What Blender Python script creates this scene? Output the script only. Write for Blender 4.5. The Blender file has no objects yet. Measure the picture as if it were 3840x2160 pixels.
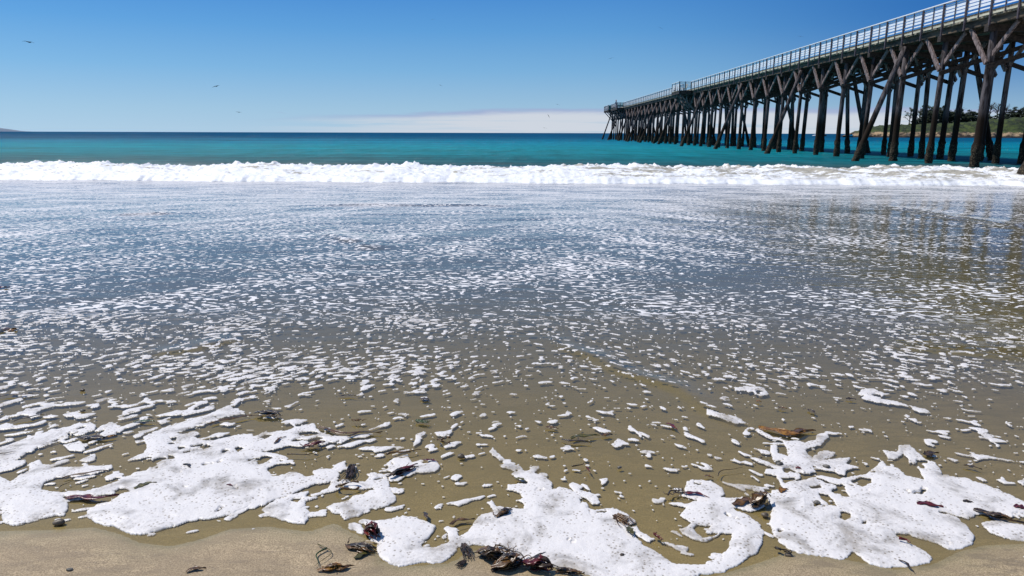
import bpy, bmesh, math, random
import numpy as np
from mathutils import Vector, Matrix, Euler
R = math.radians
S = bpy.context.scene
C = S.collection
random.seed(7)

# ------------------------------------------------------------------ camera, world, sun
F = 2700.0                      # focal length in photo pixels (photo 3840 wide)
CAMZ = 1.7
cd = bpy.data.cameras.new('camera'); cam = bpy.data.objects.new('camera', cd); C.objects.link(cam)
cd.sensor_width = 36; cd.lens = F / 3840 * 36; cd.clip_start = .05; cd.clip_end = 40000
pitch = math.atan(582 / F)
M = Euler((R(90) - pitch, 0, R(0.95)), 'XYZ').to_matrix() @ Matrix.Rotation(R(0.15), 3, 'Z')
cam.matrix_world = Matrix.Translation((0, 0, CAMZ)) @ M.to_4x4()
S.camera = cam
SUN_EL, SUN_AZ = R(57), math.atan2(-0.92, 0.39)      # azimuth from +Y towards +X
w = bpy.data.worlds.new('World'); S.world = w; w.use_nodes = True
sunD = Vector((math.sin(SUN_AZ) * math.cos(SUN_EL), math.cos(SUN_AZ) * math.cos(SUN_EL), math.sin(SUN_EL)))
sl = bpy.data.lights.new('sun', 'SUN'); sl.energy = 3.9; sl.angle = R(0.5); sl.color = (1, .955, .89)
so = bpy.data.objects.new('sun', sl); C.objects.link(so); so.rotation_euler = (-sunD).to_track_quat('-Z', 'Y').to_euler()
so.location = (-20, 10, 40)
S.view_settings.view_transform = 'Standard'; S.view_settings.look = 'None'
S.view_settings.exposure = 0.0; S.view_settings.gamma = 1
S.cycles.max_bounces = 8; S.cycles.transparent_max_bounces = 12
S.cycles.caustics_reflective = False; S.cycles.caustics_refractive = False


def ray(px, py):
    d = M @ Vector(((px - 1920) / F, -(py - 1080) / F, -1)); return d


def gp(px, py, z=0.0):
    d = ray(px, py); t = (z - CAMZ) / d.z
    return Vector((d.x * t, d.y * t, z))


def at(px, py, Y):
    d = ray(px, py); t = Y / d.y
    return Vector((d.x * t, Y, CAMZ + d.z * t))


Mi = np.array(M.inverted())


def to_px(x, y, z):
    p = np.stack([x, y, z - CAMZ], -1) @ Mi.T
    return 1920 + F * p[..., 0] / -p[..., 2], 1080 - F * p[..., 1] / -p[..., 2]


# ------------------------------------------------------------------ node helpers
class NT:
    def __init__(s, tree):
        s.t = tree; s.n = tree.nodes; s.l = tree.links

    def new(s, typ, ins=None, **kw):
        n = s.n.new(typ)
        for k, v in kw.items(): setattr(n, k, v)
        if ins:
            for k, v in ins.items():
                if isinstance(v, bpy.types.NodeSocket): s.l.new(v, n.inputs[k])
                else: n.inputs[k].default_value = v
        return n

    def math(s, op, a, b=0.0, c=0.0, clamp=False):
        return s.new('ShaderNodeMath', {0: a, 1: b, 2: c}, operation=op, use_clamp=clamp).outputs[0]

    def step(s, x, a, b, smooth=True, o0=0.0, o1=1.0):
        return s.new('ShaderNodeMapRange', {'Value': x, 'From Min': a, 'From Max': b, 'To Min': o0, 'To Max': o1},
                     interpolation_type='SMOOTHSTEP' if smooth else 'LINEAR').outputs[0]

    def noise(s, vec, scale, detail=2, rough=.5, dist=0.0):
        return s.new('ShaderNodeTexNoise', {'Vector': vec, 'Scale': scale, 'Detail': detail, 'Roughness': rough, 'Distortion': dist})

    def mix(s, f, a, b):
        n = s.new('ShaderNodeMix', data_type='RGBA')
        for i, v in ((0, f), (6, a), (7, b)):
            if isinstance(v, bpy.types.NodeSocket): s.l.new(v, n.inputs[i])
            else: n.inputs[i].default_value = v if i == 0 else (*v, 1)
        return n.outputs[2]

    def mapv(s, vec, scale=(1, 1, 1), loc=(0, 0, 0), rot=(0, 0, 0)):
        return s.new('ShaderNodeMapping', {'Vector': vec, 'Scale': scale, 'Location': loc, 'Rotation': rot}).outputs[0]

    def ramp(s, f, pts, interp='LINEAR'):
        n = s.new('ShaderNodeValToRGB', {0: f}); cr = n.color_ramp; cr.interpolation = interp
        while len(cr.elements) < len(pts): cr.elements.new(.5)
        for e, (p, c) in zip(cr.elements, pts): e.position = p; e.color = (*c, 1)
        return n.outputs[0]

    def bump(s, h, strength=.5, dist=.01, normal=None):
        i = {'Height': h, 'Strength': strength, 'Distance': dist}
        if normal is not None: i['Normal'] = normal
        return s.new('ShaderNodeBump', i).outputs[0]


def mat(name):
    m = bpy.data.materials.new(name); m.use_nodes = True
    m.node_tree.nodes.clear(); t = NT(m.node_tree)
    out = t.new('ShaderNodeOutputMaterial')
    return m, t, out


# ------------------------------------------------------------------ sky
t = NT(w.node_tree); w.node_tree.nodes.clear()
out = t.new('ShaderNodeOutputWorld')
sky = t.new('ShaderNodeTexSky', sky_type='NISHITA', sun_disc=False, sun_elevation=SUN_EL, sun_rotation=SUN_AZ)
sky.air_density = 1.0; sky.dust_density = 0.25; sky.ozone_density = 2.6
gen = t.new('ShaderNodeTexCoord').outputs['Generated']
sp = t.new('ShaderNodeSeparateXYZ', {0: gen})
yy = t.math('MAXIMUM', sp.outputs[1], 0.05)
az = t.math('DIVIDE', sp.outputs[0], yy); el = t.math('DIVIDE', sp.outputs[2], yy)
cv = t.new('ShaderNodeCombineXYZ', {0: az, 1: t.math('MULTIPLY', el, 9.0)}).outputs[0]
n1 = t.noise(cv, 7, 6, .6, .4).outputs[0]; n2 = t.noise(cv, 2.3, 3, .5).outputs[0]
top = t.step(az, -.50, .10, True, .018, .0345)
top = t.math('ADD', top, t.math('MULTIPLY', t.math('SUBTRACT', n1, .5), .014))
top = t.math('ADD', top, t.math('MULTIPLY', t.math('SUBTRACT', n2, .5), .005))
dd = t.math('SUBTRACT', top, el)
m1 = t.step(dd, -.0005, .004)
cs = t.new('ShaderNodeCombineXYZ', {0: t.math('MULTIPLY', az, 2.5), 1: t.math('MULTIPLY', el, 90.0)}).outputs[0]
n3 = t.noise(cs, 1.6, 5, .6, .3).outputs[0]
m1 = t.math('MULTIPLY', m1, t.step(n3, t.step(az, -.50, .06, True, .46, .22), t.step(az, -.50, .06, True, .60, .50)))
fade = t.step(az, -.42, -.05)
m1 = t.math('MULTIPLY', m1, t.math('MULTIPLY', fade, .92))
ccol = t.mix(t.step(dd, .002, .011), (.35 * 8.7, .43 * 8.7, .65 * 8.7), (.64 * 8.7, .68 * 8.7, .75 * 8.7))
puff = t.math('MULTIPLY', t.step(n1, .66, .74), t.math('MULTIPLY', t.step(el, .008, .016), t.step(el, .040, .028)))
puff = t.math('MULTIPLY', puff, t.step(az, -.5, -.35))
m1 = t.math('MAXIMUM', m1, t.math('MULTIPLY', puff, .5))
haze = t.math('MULTIPLY', t.step(el, .07, .0), .30)
sat = t.new('ShaderNodeHueSaturation', {'Saturation': 1.12, 'Value': 1.0, 'Color': sky.outputs[0]}).outputs[0]

K = 1 / 0.115
grad = t.ramp(t.math('DIVIDE', t.math('MAXIMUM', sp.outputs[2], 0.0), .5), [(0, (.42 * K, .60 * K, .76 * K)), (.06, (.35 * K, .56 * K, .75 * K)), (.16, (.21 * K, .46 * K, .75 * K)),
              (.26, (.12 * K, .36 * K, .72 * K)), (.36, (.07 * K, .27 * K, .67 * K)), (.6, (.035 * K, .18 * K, .55 * K)), (1, (.03 * K, .14 * K, .45 * K))])
deep = t.math('MULTIPLY', t.step(az, .05, .75), t.step(sp.outputs[2], .0, .15))
grad = t.mix(deep, grad, (.018 * K, .145 * K, .50 * K))
side = t.step(az, -.7, .75, False, 1.05, .85)
grad = t.new('ShaderNodeVectorMath', {0: grad, 3: side}, operation='SCALE').outputs[0]
base = t.mix(t.math('MULTIPLY', t.step(sp.outputs[2], .75, .40), t.step(sp.outputs[1], -.6, .1, True, .55, 1)), sat, grad)
col = t.mix(m1, base, ccol)
bg = t.new('ShaderNodeBackground', {'Color': col, 'Strength': 0.115})
t.l.new(bg.outputs[0], out.inputs[0])


# ------------------------------------------------------------------ numpy noise
def _h(ix, iy, seed):
    n = (ix.astype(np.int64) * 374761393 + iy.astype(np.int64) * 668265263 + seed * 974634777) & 0xffffffff
    n = ((n ^ (n >> 13)) * 1274126177) & 0xffffffff
    return ((n ^ (n >> 16)) & 0xffff) / 65536.0


def perlin(x, y, seed=0):
    ix = np.floor(x); iy = np.floor(y); fx = x - ix; fy = y - iy
    ux = fx * fx * fx * (fx * (fx * 6 - 15) + 10); uy = fy * fy * fy * (fy * (fy * 6 - 15) + 10)

    def g(a, b):
        an = _h(ix + a, iy + b, seed) * 2 * math.pi
        return np.cos(an) * (fx - a) + np.sin(an) * (fy - b)
    a = g(0, 0); b = g(1, 0); c = g(0, 1); d = g(1, 1)
    return (a + (b - a) * ux + (c - a) * uy + (a - b - c + d) * ux * uy) * 1.5


def fbm(x, y, oct=3, seed=0, gain=.5):
    r = 0; a = 1; s = 0
    for i in range(oct):
        r = r + a * perlin(x * 2 ** i + 17.3 * i, y * 2 ** i - 9.1 * i, seed + i); s += a; a *= gain
    return r / s


def sstep(x, a, b):
    k = np.clip((x - a) / (b - a), 0, 1); return k * k * (3 - 2 * k)


# ------------------------------------------------------------------ object helpers
def tag(o, label=None, cat=None, group=None, kind=None):
    if label: o['label'] = label
    if cat: o['category'] = cat
    if group: o['group'] = group
    if kind: o['kind'] = kind
    return o


def empty(name, loc=(0, 0, 0)):
    o = bpy.data.objects.new(name, None); C.objects.link(o); o.location = loc; o.empty_display_size = .1
    return o


def mesh_obj(name, verts, faces, m, parent=None, smooth=False):
    me = bpy.data.meshes.new(name); me.from_pydata([tuple(v) for v in verts], [], faces); me.update()
    if smooth: me.polygons.foreach_set('use_smooth', [True] * len(me.polygons))
    me.materials.append(m)
    o = bpy.data.objects.new(name, me); C.objects.link(o)
    if parent: o.parent = parent
    return o


def grid_obj(name, X, Y, Z, m, keep=None, smooth=True):
    ny, nx = X.shape
    idx = np.arange(nx * ny).reshape(ny, nx)
    q = np.stack([idx[:-1, :-1], idx[:-1, 1:], idx[1:, 1:], idx[1:, :-1]], -1).reshape(-1, 4)
    co = np.stack([X, Y, Z], -1).reshape(-1, 3)
    if keep is not None:
        q = q[keep.reshape(-1)]
        used = np.zeros(len(co), bool); used[q.reshape(-1)] = True
        remap = np.cumsum(used) - 1; co = co[used]; q = remap[q]
    me = bpy.data.meshes.new(name)
    me.vertices.add(len(co)); me.vertices.foreach_set('co', co.astype(np.float32).ravel())
    me.loops.add(len(q) * 4); me.loops.foreach_set('vertex_index', q.astype(np.int32).ravel())
    me.polygons.add(len(q)); me.polygons.foreach_set('loop_start', np.arange(0, len(q) * 4, 4, dtype=np.int32))
    me.polygons.foreach_set('loop_total', np.full(len(q), 4, np.int32))
    me.polygons.foreach_set('use_smooth', np.full(len(q), smooth))
    me.update(calc_edges=True); me.materials.append(m)
    o = bpy.data.objects.new(name, me); C.objects.link(o)
    return o


class MB:
    """collects boxes, bars, tubes; build() links them as ONE mesh object"""
    def __init__(s): s.v = []; s.f = []

    def add(s, vs, fs):
        b = len(s.v); s.v += [tuple(v) for v in vs]; s.f += [tuple(i + b for i in f) for f in fs]; return s

    def box(s, x0, x1, y0, y1, z0, z1):
        return s.add([(x0, y0, z0), (x1, y0, z0), (x1, y1, z0), (x0, y1, z0), (x0, y0, z1), (x1, y0, z1), (x1, y1, z1), (x0, y1, z1)],
                     [(3, 2, 1, 0), (4, 5, 6, 7), (0, 1, 5, 4), (1, 2, 6, 5), (2, 3, 7, 6), (3, 0, 4, 7)])

    def bar(s, a, b, wd, ht, up=(0, 0, 1)):
        a = Vector(a); b = Vector(b); d = (b - a).normalized(); u = Vector(up)
        sd = d.cross(u)
        if sd.length < 1e-3: sd = d.cross(Vector((1, 0, 0)))
        sd.normalize(); u = sd.cross(d).normalized()
        vs = []
        for p in (a, b):
            for i, j in ((-1, -1), (1, -1), (1, 1), (-1, 1)): vs.append(p + sd * i * wd / 2 + u * j * ht / 2)
        return s.add(vs, [(3, 2, 1, 0), (4, 5, 6, 7), (0, 1, 5, 4), (1, 2, 6, 5), (2, 3, 7, 6), (3, 0, 4, 7)])

    def tube(s, pts, rad, n=8, cap=True, jit=0.0):
        pts = [Vector(p) for p in pts]; rings = []
        for i, p in enumerate(pts):
            d = (pts[min(i + 1, len(pts) - 1)] - pts[max(i - 1, 0)]).normalized()
            a = d.orthogonal() if abs(d.z) < .9 else Vector((1, 0, 0)) - d * d.x
            a = (Vector((0, 0, 1)) - d * d.z) if abs(d.z) < .9 else a
            a.normalize(); b = d.cross(a); r = rad[i] if hasattr(rad, '__len__') else rad
            ring = []
            for k in range(n):
                an = 2 * math.pi * k / n; rr = r * (1 + (random.uniform(-jit, jit) if jit else 0))
                ring.append(p + (a * math.cos(an) + b * math.sin(an)) * rr)
            rings.append(ring)
        vs = [v for r_ in rings for v in r_]; fs = []
        for i in range(len(pts) - 1):
            for k in range(n):
                fs.append((i * n + k, i * n + (k + 1) % n, (i + 1) * n + (k + 1) % n, (i + 1) * n + k))
        if cap:
            fs.append(tuple(range(n))[::-1]); fs.append(tuple((len(pts) - 1) * n + k for k in range(n)))
        return s.add(vs, fs)

    def build(s, name, m, parent=None, smooth=False):
        o = mesh_obj(name, s.v, s.f, m, parent, smooth); return o


# ------------------------------------------------------------------ materials
def principled(t, out, **ins):
    p = t.new('ShaderNodeBsdfPrincipled', {k.replace('_', ' '): v for k, v in ins.items()})
    t.l.new(p.outputs[0], out.inputs[0]); return p


def simple(name, c0, c1, scale=8, rough=.7, stretch=(1, 1, 1), bump=.3, bd=.004):
    m, t, out = mat(name)
    co = t.new('ShaderNodeNewGeometry').outputs['Position']
    v = t.mapv(co, stretch)
    n = t.noise(v, scale, 5, .6)
    colr = t.mix(t.step(n.outputs[0], .35, .65), c0, c1)
    p = principled(t, out, Roughness=rough)
    t.l.new(colr, p.inputs['Base Color'])
    t.l.new(t.bump(n.outputs[0], bump, bd), p.inputs['Normal'])
    return m


# swash edge (where the thin sheet of water ends on the sand)
EDGE = [(-900, 2010), (-300, 1995), (0, 1992), (200, 1988), (350, 1978), (450, 2004), (520, 2036), (640, 2050), (760, 2022), (860, 1985), (1000, 1975),
        (1160, 1995), (1260, 1960), (1290, 1985), (1390, 2030), (1420, 2100), (1500, 2128), (1700, 2112), (1760, 2066), (1850, 2060), (1930, 2090), (2000, 2126), (2200, 2150),
        (2400, 2185), (2650, 2172), (2850, 2110), (2960, 2070), (3100, 2092), (3200, 2104), (3350, 2138), (3500, 2118), (3600, 2068), (3700, 2045), (3840, 2040),
        (4200, 2050), (5200, 2060)]
_e = [gp(*p) for p in EDGE]
EX = np.array([p.x for p in _e]); EY = np.array([p.y for p in _e])
_o = np.argsort(EX); EX = EX[_o]; EY = EY[_o]


def sand_z(x, y):
    e = np.interp(x, EX, EY)
    s = y - e
    und = fbm(x * .9, y * .9, 3, 5) * np.where(s > 0, .004, .012) * sstep(np.abs(s), 0, .5)
    z = np.where(s > 0, -.009 * s - .004 * sstep(s, 0, .06) - .03 * np.maximum(s - 3.5, 0), .030 * -s + .004 * sstep(-s, 0, .05))
    return np.maximum(z + und, -3.5) + fbm(x * 4, y * 6, 2, 8) * .0025 * sstep(-s, .02, .3)


def water_z(x, y):
    r = .004 * fbm(x * 1.1 + y * .25, y * 3.2, 3, 21) * sstep(y, 3, 7) + .012 * fbm(x * .35, y * 1.3 - x * .1, 3, 31) * sstep(y, 7, 14)
    # small bores crossing the swash
    for (a, b, hgt, wd) in BORES:
        ax, ay, bx, by = a.x, a.y, b.x, b.y
        L = math.hypot(bx - ax, by - ay); ux, uy = (bx - ax) / L, (by - ay) / L
        tt = ((x - ax) * ux + (y - ay) * uy); nn = (x - ax) * -uy + (y - ay) * ux
        if uy * 0 + ux < 0: nn = -nn
        nn = nn + .05 * np.sin(tt * 3.1) + .03 * np.sin(tt * 7.7)
        prof = np.where(nn > 0, np.exp(-(nn / (wd * 3)) ** 2), np.exp(-(nn / wd) ** 2))
        r = r + hgt * prof * sstep(tt, -.1 * L, .25 * L) * (1 - sstep(tt, .8 * L, 1.08 * L))
    sw = sstep(y, 36, 60)
    r = r + sw * .05 * fbm(x * .12, y * .22, 3, 41) * (1 - sstep(y, 500, 900))
    return r


BORES = [(gp(2080, 1270), gp(2760, 1590), .016, .045), (gp(1230, 870), gp(1400, 935), .03, .12), (gp(430, 805), gp(640, 800), .03, .10),
         (gp(1180, 768), gp(1950, 772), .035, .15), (gp(3300, 770), gp(3830, 860), .04, .15), (gp(560, 1330), gp(900, 1270), .012, .06),
         (gp(3300, 1290), gp(3900, 1350), .014, .06)]


# ---- sand
def sand_material():
    m, t, out = mat('sand')
    pos = t.new('ShaderNodeNewGeometry').outputs['Position']; z = t.new('ShaderNodeSeparateXYZ', {0: pos}).outputs[2]
    g = t.noise(pos, 170, 4, .85).outputs[0]; g2 = t.noise(pos, 60, 4, .8).outputs[0]
    big = t.noise(t.mapv(pos, (1, 1.6, 1), rot=(0, 0, .5)), 2.6, 4, .55, .6).outputs[0]
    streak = t.noise(t.mapv(pos, (3.2, 12, 1), rot=(0, 0, -.75)), 1.8, 4, .6, .5).outputs[0]
    c = t.mix(t.step(g, .36, .64), (.18, .128, .068), (.62, .47, .29))
    c = t.mix(t.math('MULTIPLY', t.step(g2, .56, .72), .35), c, (.16, .12, .085))
    c = t.mix(t.math('MULTIPLY', t.step(big, .42, .60), .5), c, (.24, .18, .11))
    sx = t.new('ShaderNodeSeparateXYZ', {0: pos}).outputs[0]
    c = t.mix(t.math('MULTIPLY', t.step(streak, .5, .62), t.step(sx, .6, 1.8, True, .28, .55)), c, (.165, .125, .085))
    wn = t.math('ADD', z, t.math('MULTIPLY', t.math('SUBTRACT', big, .5), .012))
    wet = t.step(wn, .011, -.002)
    c = t.mix(t.math('MULTIPLY', wet, .60), c, (.225, .190, .074))
    peb = t.new('ShaderNodeTexVoronoi', {'Vector': pos, 'Scale': 55.0}).outputs[0]
    c = t.mix(t.step(peb, .085, .05), c, (.62, .55, .43))
    p = principled(t, out, Roughness=.75)
    t.l.new(c, p.inputs['Base Color'])
    t.l.new(t.step(wet, 0, 1, False, .8, .38), p.inputs['Roughness'])
    h = t.math('ADD', t.math('MULTIPLY', g, .5), t.math('ADD', t.math('MULTIPLY', streak, 1.6), t.math('MULTIPLY', big, 2.5)))
    t.l.new(t.bump(h, .55, .005), p.inputs['Normal'])
    return m


def rows(d0, d1, near, fine, far):
    r = [d0]
    while r[-1] < d1:
        d = r[-1]; r.append(d + min(max(near, d * d / fine), far * d))
    return np.array(r)


yr = np.concatenate([np.linspace(-30, .9, 30), rows(1.0, 60, .01, 1800, .05), [90, 200, 800, 14000]])
ur = np.linspace(-1, 1, 520)
Yg, Ug = np.meshgrid(yr, ur, indexing='ij')
Xg = Ug * (np.maximum(Yg, 0) * 1.25 + 7)
Xg = np.where(Yg < 1, Ug * np.where(Yg < .5, 40, 8.2), Xg)
Zg = sand_z(Xg, Yg)
Zg = np.where(Yg < 1.0, np.maximum(Zg, .03) + (1 - Yg) * .01, Zg)
tag(grid_obj('sand', Xg, Yg, Zg, sand_material()), 'wet tan beach sand running under the shallow swash', kind='structure')


# ---- water
def water_material():
    m, t, out = mat('water')
    pos = t.new('ShaderNodeNewGeometry').outputs['Position']; s = t.new('ShaderNodeSeparateXYZ', {0: pos}); y = s.outputs[1]; x = s.outputs[0]
    lg = t.math('LOGARITHM', t.math('MAXIMUM', y, 1.0), 10.0)          # 1 m:0 10 m:1 100 m:2 1 km:3
    wob = t.noise(t.mapv(pos, (.006, .03, 1)), 1.0, 4, .6).outputs[0]
    lgw = t.math('ADD', lg, t.math('MULTIPLY', t.math('SUBTRACT', wob, .5), .55))
    f = t.math('DIVIDE', lgw, 4.0)
    col = t.ramp(f, [(0, (.19, .165, .065)), (.20, (.17, .15, .068)), (.25, (.155, .135, .070)), (.33, (.125, .125, .100)), (.385, (.030, .085, .095)), (.43, (.008, .15, .18)),
                     (.475, (.0003, .255, .315)), (.525, (.0003, .225, .335)), (.575, (.0005, .11, .21)), (.64, (.0003, .075, .165)), (1, (.0003, .065, .145))])
    # patches of darker blue water far out
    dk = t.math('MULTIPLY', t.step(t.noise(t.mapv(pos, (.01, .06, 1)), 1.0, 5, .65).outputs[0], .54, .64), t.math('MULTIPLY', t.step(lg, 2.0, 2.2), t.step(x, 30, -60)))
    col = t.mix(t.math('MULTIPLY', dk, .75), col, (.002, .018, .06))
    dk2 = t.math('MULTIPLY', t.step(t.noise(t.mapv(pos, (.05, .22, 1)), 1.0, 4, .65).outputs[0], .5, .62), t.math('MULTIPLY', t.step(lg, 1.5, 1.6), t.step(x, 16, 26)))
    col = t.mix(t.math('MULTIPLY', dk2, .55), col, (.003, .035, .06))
    sandy = t.math('MULTIPLY', t.step(t.noise(t.mapv(pos, (.12, .3, 1)), 1.0, 3, .6).outputs[0], .45, .6), t.step(lg, 1.68, 1.56))
    col = t.mix(t.math('MULTIPLY', sandy, t.step(lg, 1.3, 1.45, True, 0, .5)), col, (.12, .115, .075))
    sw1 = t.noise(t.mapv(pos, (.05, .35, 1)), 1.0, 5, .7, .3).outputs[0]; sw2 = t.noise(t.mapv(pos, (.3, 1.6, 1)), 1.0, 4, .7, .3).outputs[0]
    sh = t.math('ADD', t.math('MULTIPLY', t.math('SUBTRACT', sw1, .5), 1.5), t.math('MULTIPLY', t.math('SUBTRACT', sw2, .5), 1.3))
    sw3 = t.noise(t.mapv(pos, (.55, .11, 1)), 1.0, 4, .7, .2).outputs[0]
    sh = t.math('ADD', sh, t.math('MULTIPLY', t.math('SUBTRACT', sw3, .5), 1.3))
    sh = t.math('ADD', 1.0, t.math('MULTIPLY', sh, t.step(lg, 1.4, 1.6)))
    col = t.new('ShaderNodeVectorMath', {0: col, 3: t.math('MAXIMUM', sh, .3)}, operation='SCALE').outputs[0]  # light and dark of swell and chop multiplied into the water colour
    # waves: three bump scales weighted by distance
    b1 = t.noise(t.mapv(pos, (2.2, 8, 1), rot=(0, 0, .12)), 1.0, 4, .6, .4).outputs[0]
    b2 = t.noise(t.mapv(pos, (.45, 2.0, 1)), 1.0, 5, .65, .3).outputs[0]
    b3 = t.noise(t.mapv(pos, (14, 26, 1)), 1.0, 2, .5, .3).outputs[0]
    h = t.math('ADD', t.math('MULTIPLY', b1, t.math('ADD', t.step(lg, .35, 1.2, True, .0012, .006), t.step(lg, 1.2, 1.5, True, 0, .024))),
               t.math('ADD', t.math('MULTIPLY', b2, t.step(lg, 1.28, 1.8, True, 0, .5)), t.math('MULTIPLY', b3, .0006)))
    nb = t.bump(h, 1.0, 1.0)
    fr = t.math('ADD', t.math('MULTIPLY', t.new('ShaderNodeFresnel', {'IOR': 1.33}).outputs[0], .7), t.math('MULTIPLY', t.new('ShaderNodeFresnel', {'IOR': 1.33, 'Normal': nb}).outputs[0], .3))
    cap = t.step(lg, 1.25, 1.65, True, .80, .05)
    fr = t.math('MINIMUM', fr, cap)
    gl = t.new('ShaderNodeBsdfGlossy', {'Color': (1, 1, 1, 1), 'Roughness': t.step(lg, 1.2, 1.6, True, .03, .22), 'Normal': nb})
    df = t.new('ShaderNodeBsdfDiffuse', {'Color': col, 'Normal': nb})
    tr = t.new('ShaderNodeBsdfTransparent', {'Color': (.97, .94, .82, 1)})
    murk = t.step(lg, .35, 1.32, True, .02, .95)
    body = t.new('ShaderNodeMixShader', {0: murk, 1: tr.outputs[0], 2: df.outputs[0]})
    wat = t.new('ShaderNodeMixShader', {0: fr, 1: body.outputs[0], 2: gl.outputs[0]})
    # foam drifting on the swash, beyond the modelled near foam
    warp = t.noise(pos, 2.0, 2, .5).outputs[1]
    wv = t.new('ShaderNodeVectorMath', {0: pos, 1: t.new('ShaderNodeVectorMath', {0: warp, 1: (.35, .35, 0)}, operation='MULTIPLY').outputs[0]}, operation='ADD').outputs[0]
    wv2 = t.mapv(wv, (.90, 1.35, 1), rot=(0, 0, .0))
    fn = t.noise(wv2, 12.0, 2.2, .5).outputs[0]
    fn2 = t.noise(wv2, 23.0, 1, .45).outputs[0]
    den = t.noise(t.mapv(pos, (.35, .8, 1), rot=(0, 0, .35)), 1.0, 4, .6, .8).outputs[0]
    mir = t.new('ShaderNodeCombineXYZ', {0: t.math('SUBTRACT', t.math('MULTIPLY', x, -1.0), 0.0), 1: y, 2: 3.7}).outputs[0]
    stl = t.noise(t.mapv(t.mapv(wv, rot=(0, 0, -.85)), (.30, 1.5, 1)), 1.0, 4, .6, .3).outputs[0]
    strr = t.noise(t.mapv(t.mapv(mir, rot=(0, 0, -.85)), (.32, 1.5, 1)), 1.0, 4, .6, .3).outputs[0]
    lr = t.step(x, -.5, 1.5)
    stk = t.math('ADD', t.math('MULTIPLY', stl, t.math('SUBTRACT', 1.0, lr)), t.math('MULTIPLY', strr, lr))
    den = t.math('ADD', t.math('MULTIPLY', den, .5), t.math('ADD', t.math('MULTIPLY', stk, .85), -.175))
    lace = t.noise(t.mapv(pos, (.5, 2.2, 1), rot=(0, 0, .12)), 1.0, 5, .7, .5).outputs[0]
    th = t.step(lg, .8, 1.2, True, .575, .555)
    th = t.math('SUBTRACT', th, t.math('MULTIPLY', t.math('SUBTRACT', den, .5), .50))
    th = t.math('SUBTRACT', th, t.step(x, -2, -9, True, .0, .012))
    rfz = t.math('MULTIPLY', t.step(t.math('DIVIDE', x, t.math('MAXIMUM', y, 1.0)), .18, .38), t.math('MULTIPLY', t.step(y, 7.5, 9), t.step(y, 21, 16)))
    th = t.math('ADD', th, t.math('MULTIPLY', rfz, .045))
    fm = t.math('SUBTRACT', fn, th)
    foam = t.step(fm, -.004, .012)
    foam = t.math('MAXIMUM', foam, t.math('MULTIPLY', t.step(fn2, .70, .72), .9))
    film = t.math('MULTIPLY', t.step(lg, 1.02, 1.34), t.step(lace, .43, .62))
    film = t.math('MULTIPLY', film, t.math('SUBTRACT', 1.0, t.math('MULTIPLY', rfz, .9)))
    film = t.math('MAXIMUM', film, t.math('MULTIPLY', t.step(lg, 1.34, 1.39), t.step(lace, .36, .54)))
    foam = t.math('MAXIMUM', t.math('MULTIPLY', foam, t.step(lg, 1.0, 1.35, True, 1, .75)), t.math('MULTIPLY', film, .60))
    foam = t.math('MULTIPLY', foam, t.step(y, 6.3, 6.9))
    foam = t.math('MULTIPLY', foam, t.step(y, 38, 34))
    # a few whitecaps beyond the breaker
    wc = t.math('MULTIPLY', t.step(t.noise(t.mapv(pos, (.35, 1.6, 1)), 1.0, 5, .75, .4).outputs[0], .70, .73), t.math('MULTIPLY', t.step(y, 38, 46), t.step(y, 75, 50)))
    foam = t.math('MAXIMUM', foam, t.math('MULTIPLY', wc, .7))
    fcol = t.new('ShaderNodeBsdfDiffuse', {'Color': (.79, .77, .765, 1)})
    fin = t.new('ShaderNodeMixShader', {0: foam, 1: wat.outputs[0], 2: fcol.outputs[0]})
    t.l.new(fin.outputs[0], out.inputs[0])
    return m


yr = rows(1.2, 13000, .009, 2200, .02)
ur = np.linspace(-1, 1, 620)
Yg, Ug = np.meshgrid(yr, ur, indexing='ij')
Xg = Ug * (Yg * 1.2 + 5)
Zg = water_z(Xg, Yg)
tag(grid_obj('sea_water', Xg, Yg, Zg, water_material()), 'shallow swash turning to turquoise sea out to the horizon', kind='structure')


# ---- foam materials
def foam_material(name, dense):
    m, t, out = mat(name)
    pos = t.new('ShaderNodeNewGeometry').outputs['Position']
    v1 = t.new('ShaderNodeTexVoronoi', {'Vector': pos, 'Scale': 52.0, 'Randomness': 1.0}).outputs[0]
    v2 = t.new('ShaderNodeTexVoronoi', {'Vector': pos, 'Scale': 230.0, 'Randomness': 1.0}).outputs[0]
    n = t.noise(pos, 9, 3, .6).outputs[0]
    hole = t.math('MULTIPLY', t.step(v1, .33, .20), t.step(n, .36, .58))
    hole2 = t.math('MULTIPLY', t.step(v2, .30, .15), .40)
    c = t.mix(t.math('MAXIMUM', t.math('MULTIPLY', hole, .8), hole2), (.80, .755, .715), (.30, .25, .19))
    p = principled(t, out, Roughness=.45)
    t.l.new(c, p.inputs['Base Color'])
    p.inputs['Subsurface Weight'].default_value = .0
    thin = t.math('MULTIPLY', t.step(t.noise(pos, 4.5, 5, .65, .5).outputs[0], .48, .72), .60)
    trn = t.new('ShaderNodeBsdfTransparent', {'Color': (1, .97, .9, 1)})
    ms = t.new('ShaderNodeMixShader', {0: thin, 1: p.outputs[0], 2: trn.outputs[0]}); t.l.new(ms.outputs[0], out.inputs[0])
    h = t.math('ADD', v1, t.math('MULTIPLY', v2, .5))
    t.l.new(t.bump(h, .35, .003), p.inputs['Normal'])
    return m


def off(reg, pts):
    ox, sc = {'A': (0, 2.013), 'B': (900, 2.013), 'C': (1800, 2.013), 'D': (2700, 2.0123)}[reg]
    return [(ox + x / sc, 1440 + y / sc) for x, y in pts]


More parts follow.
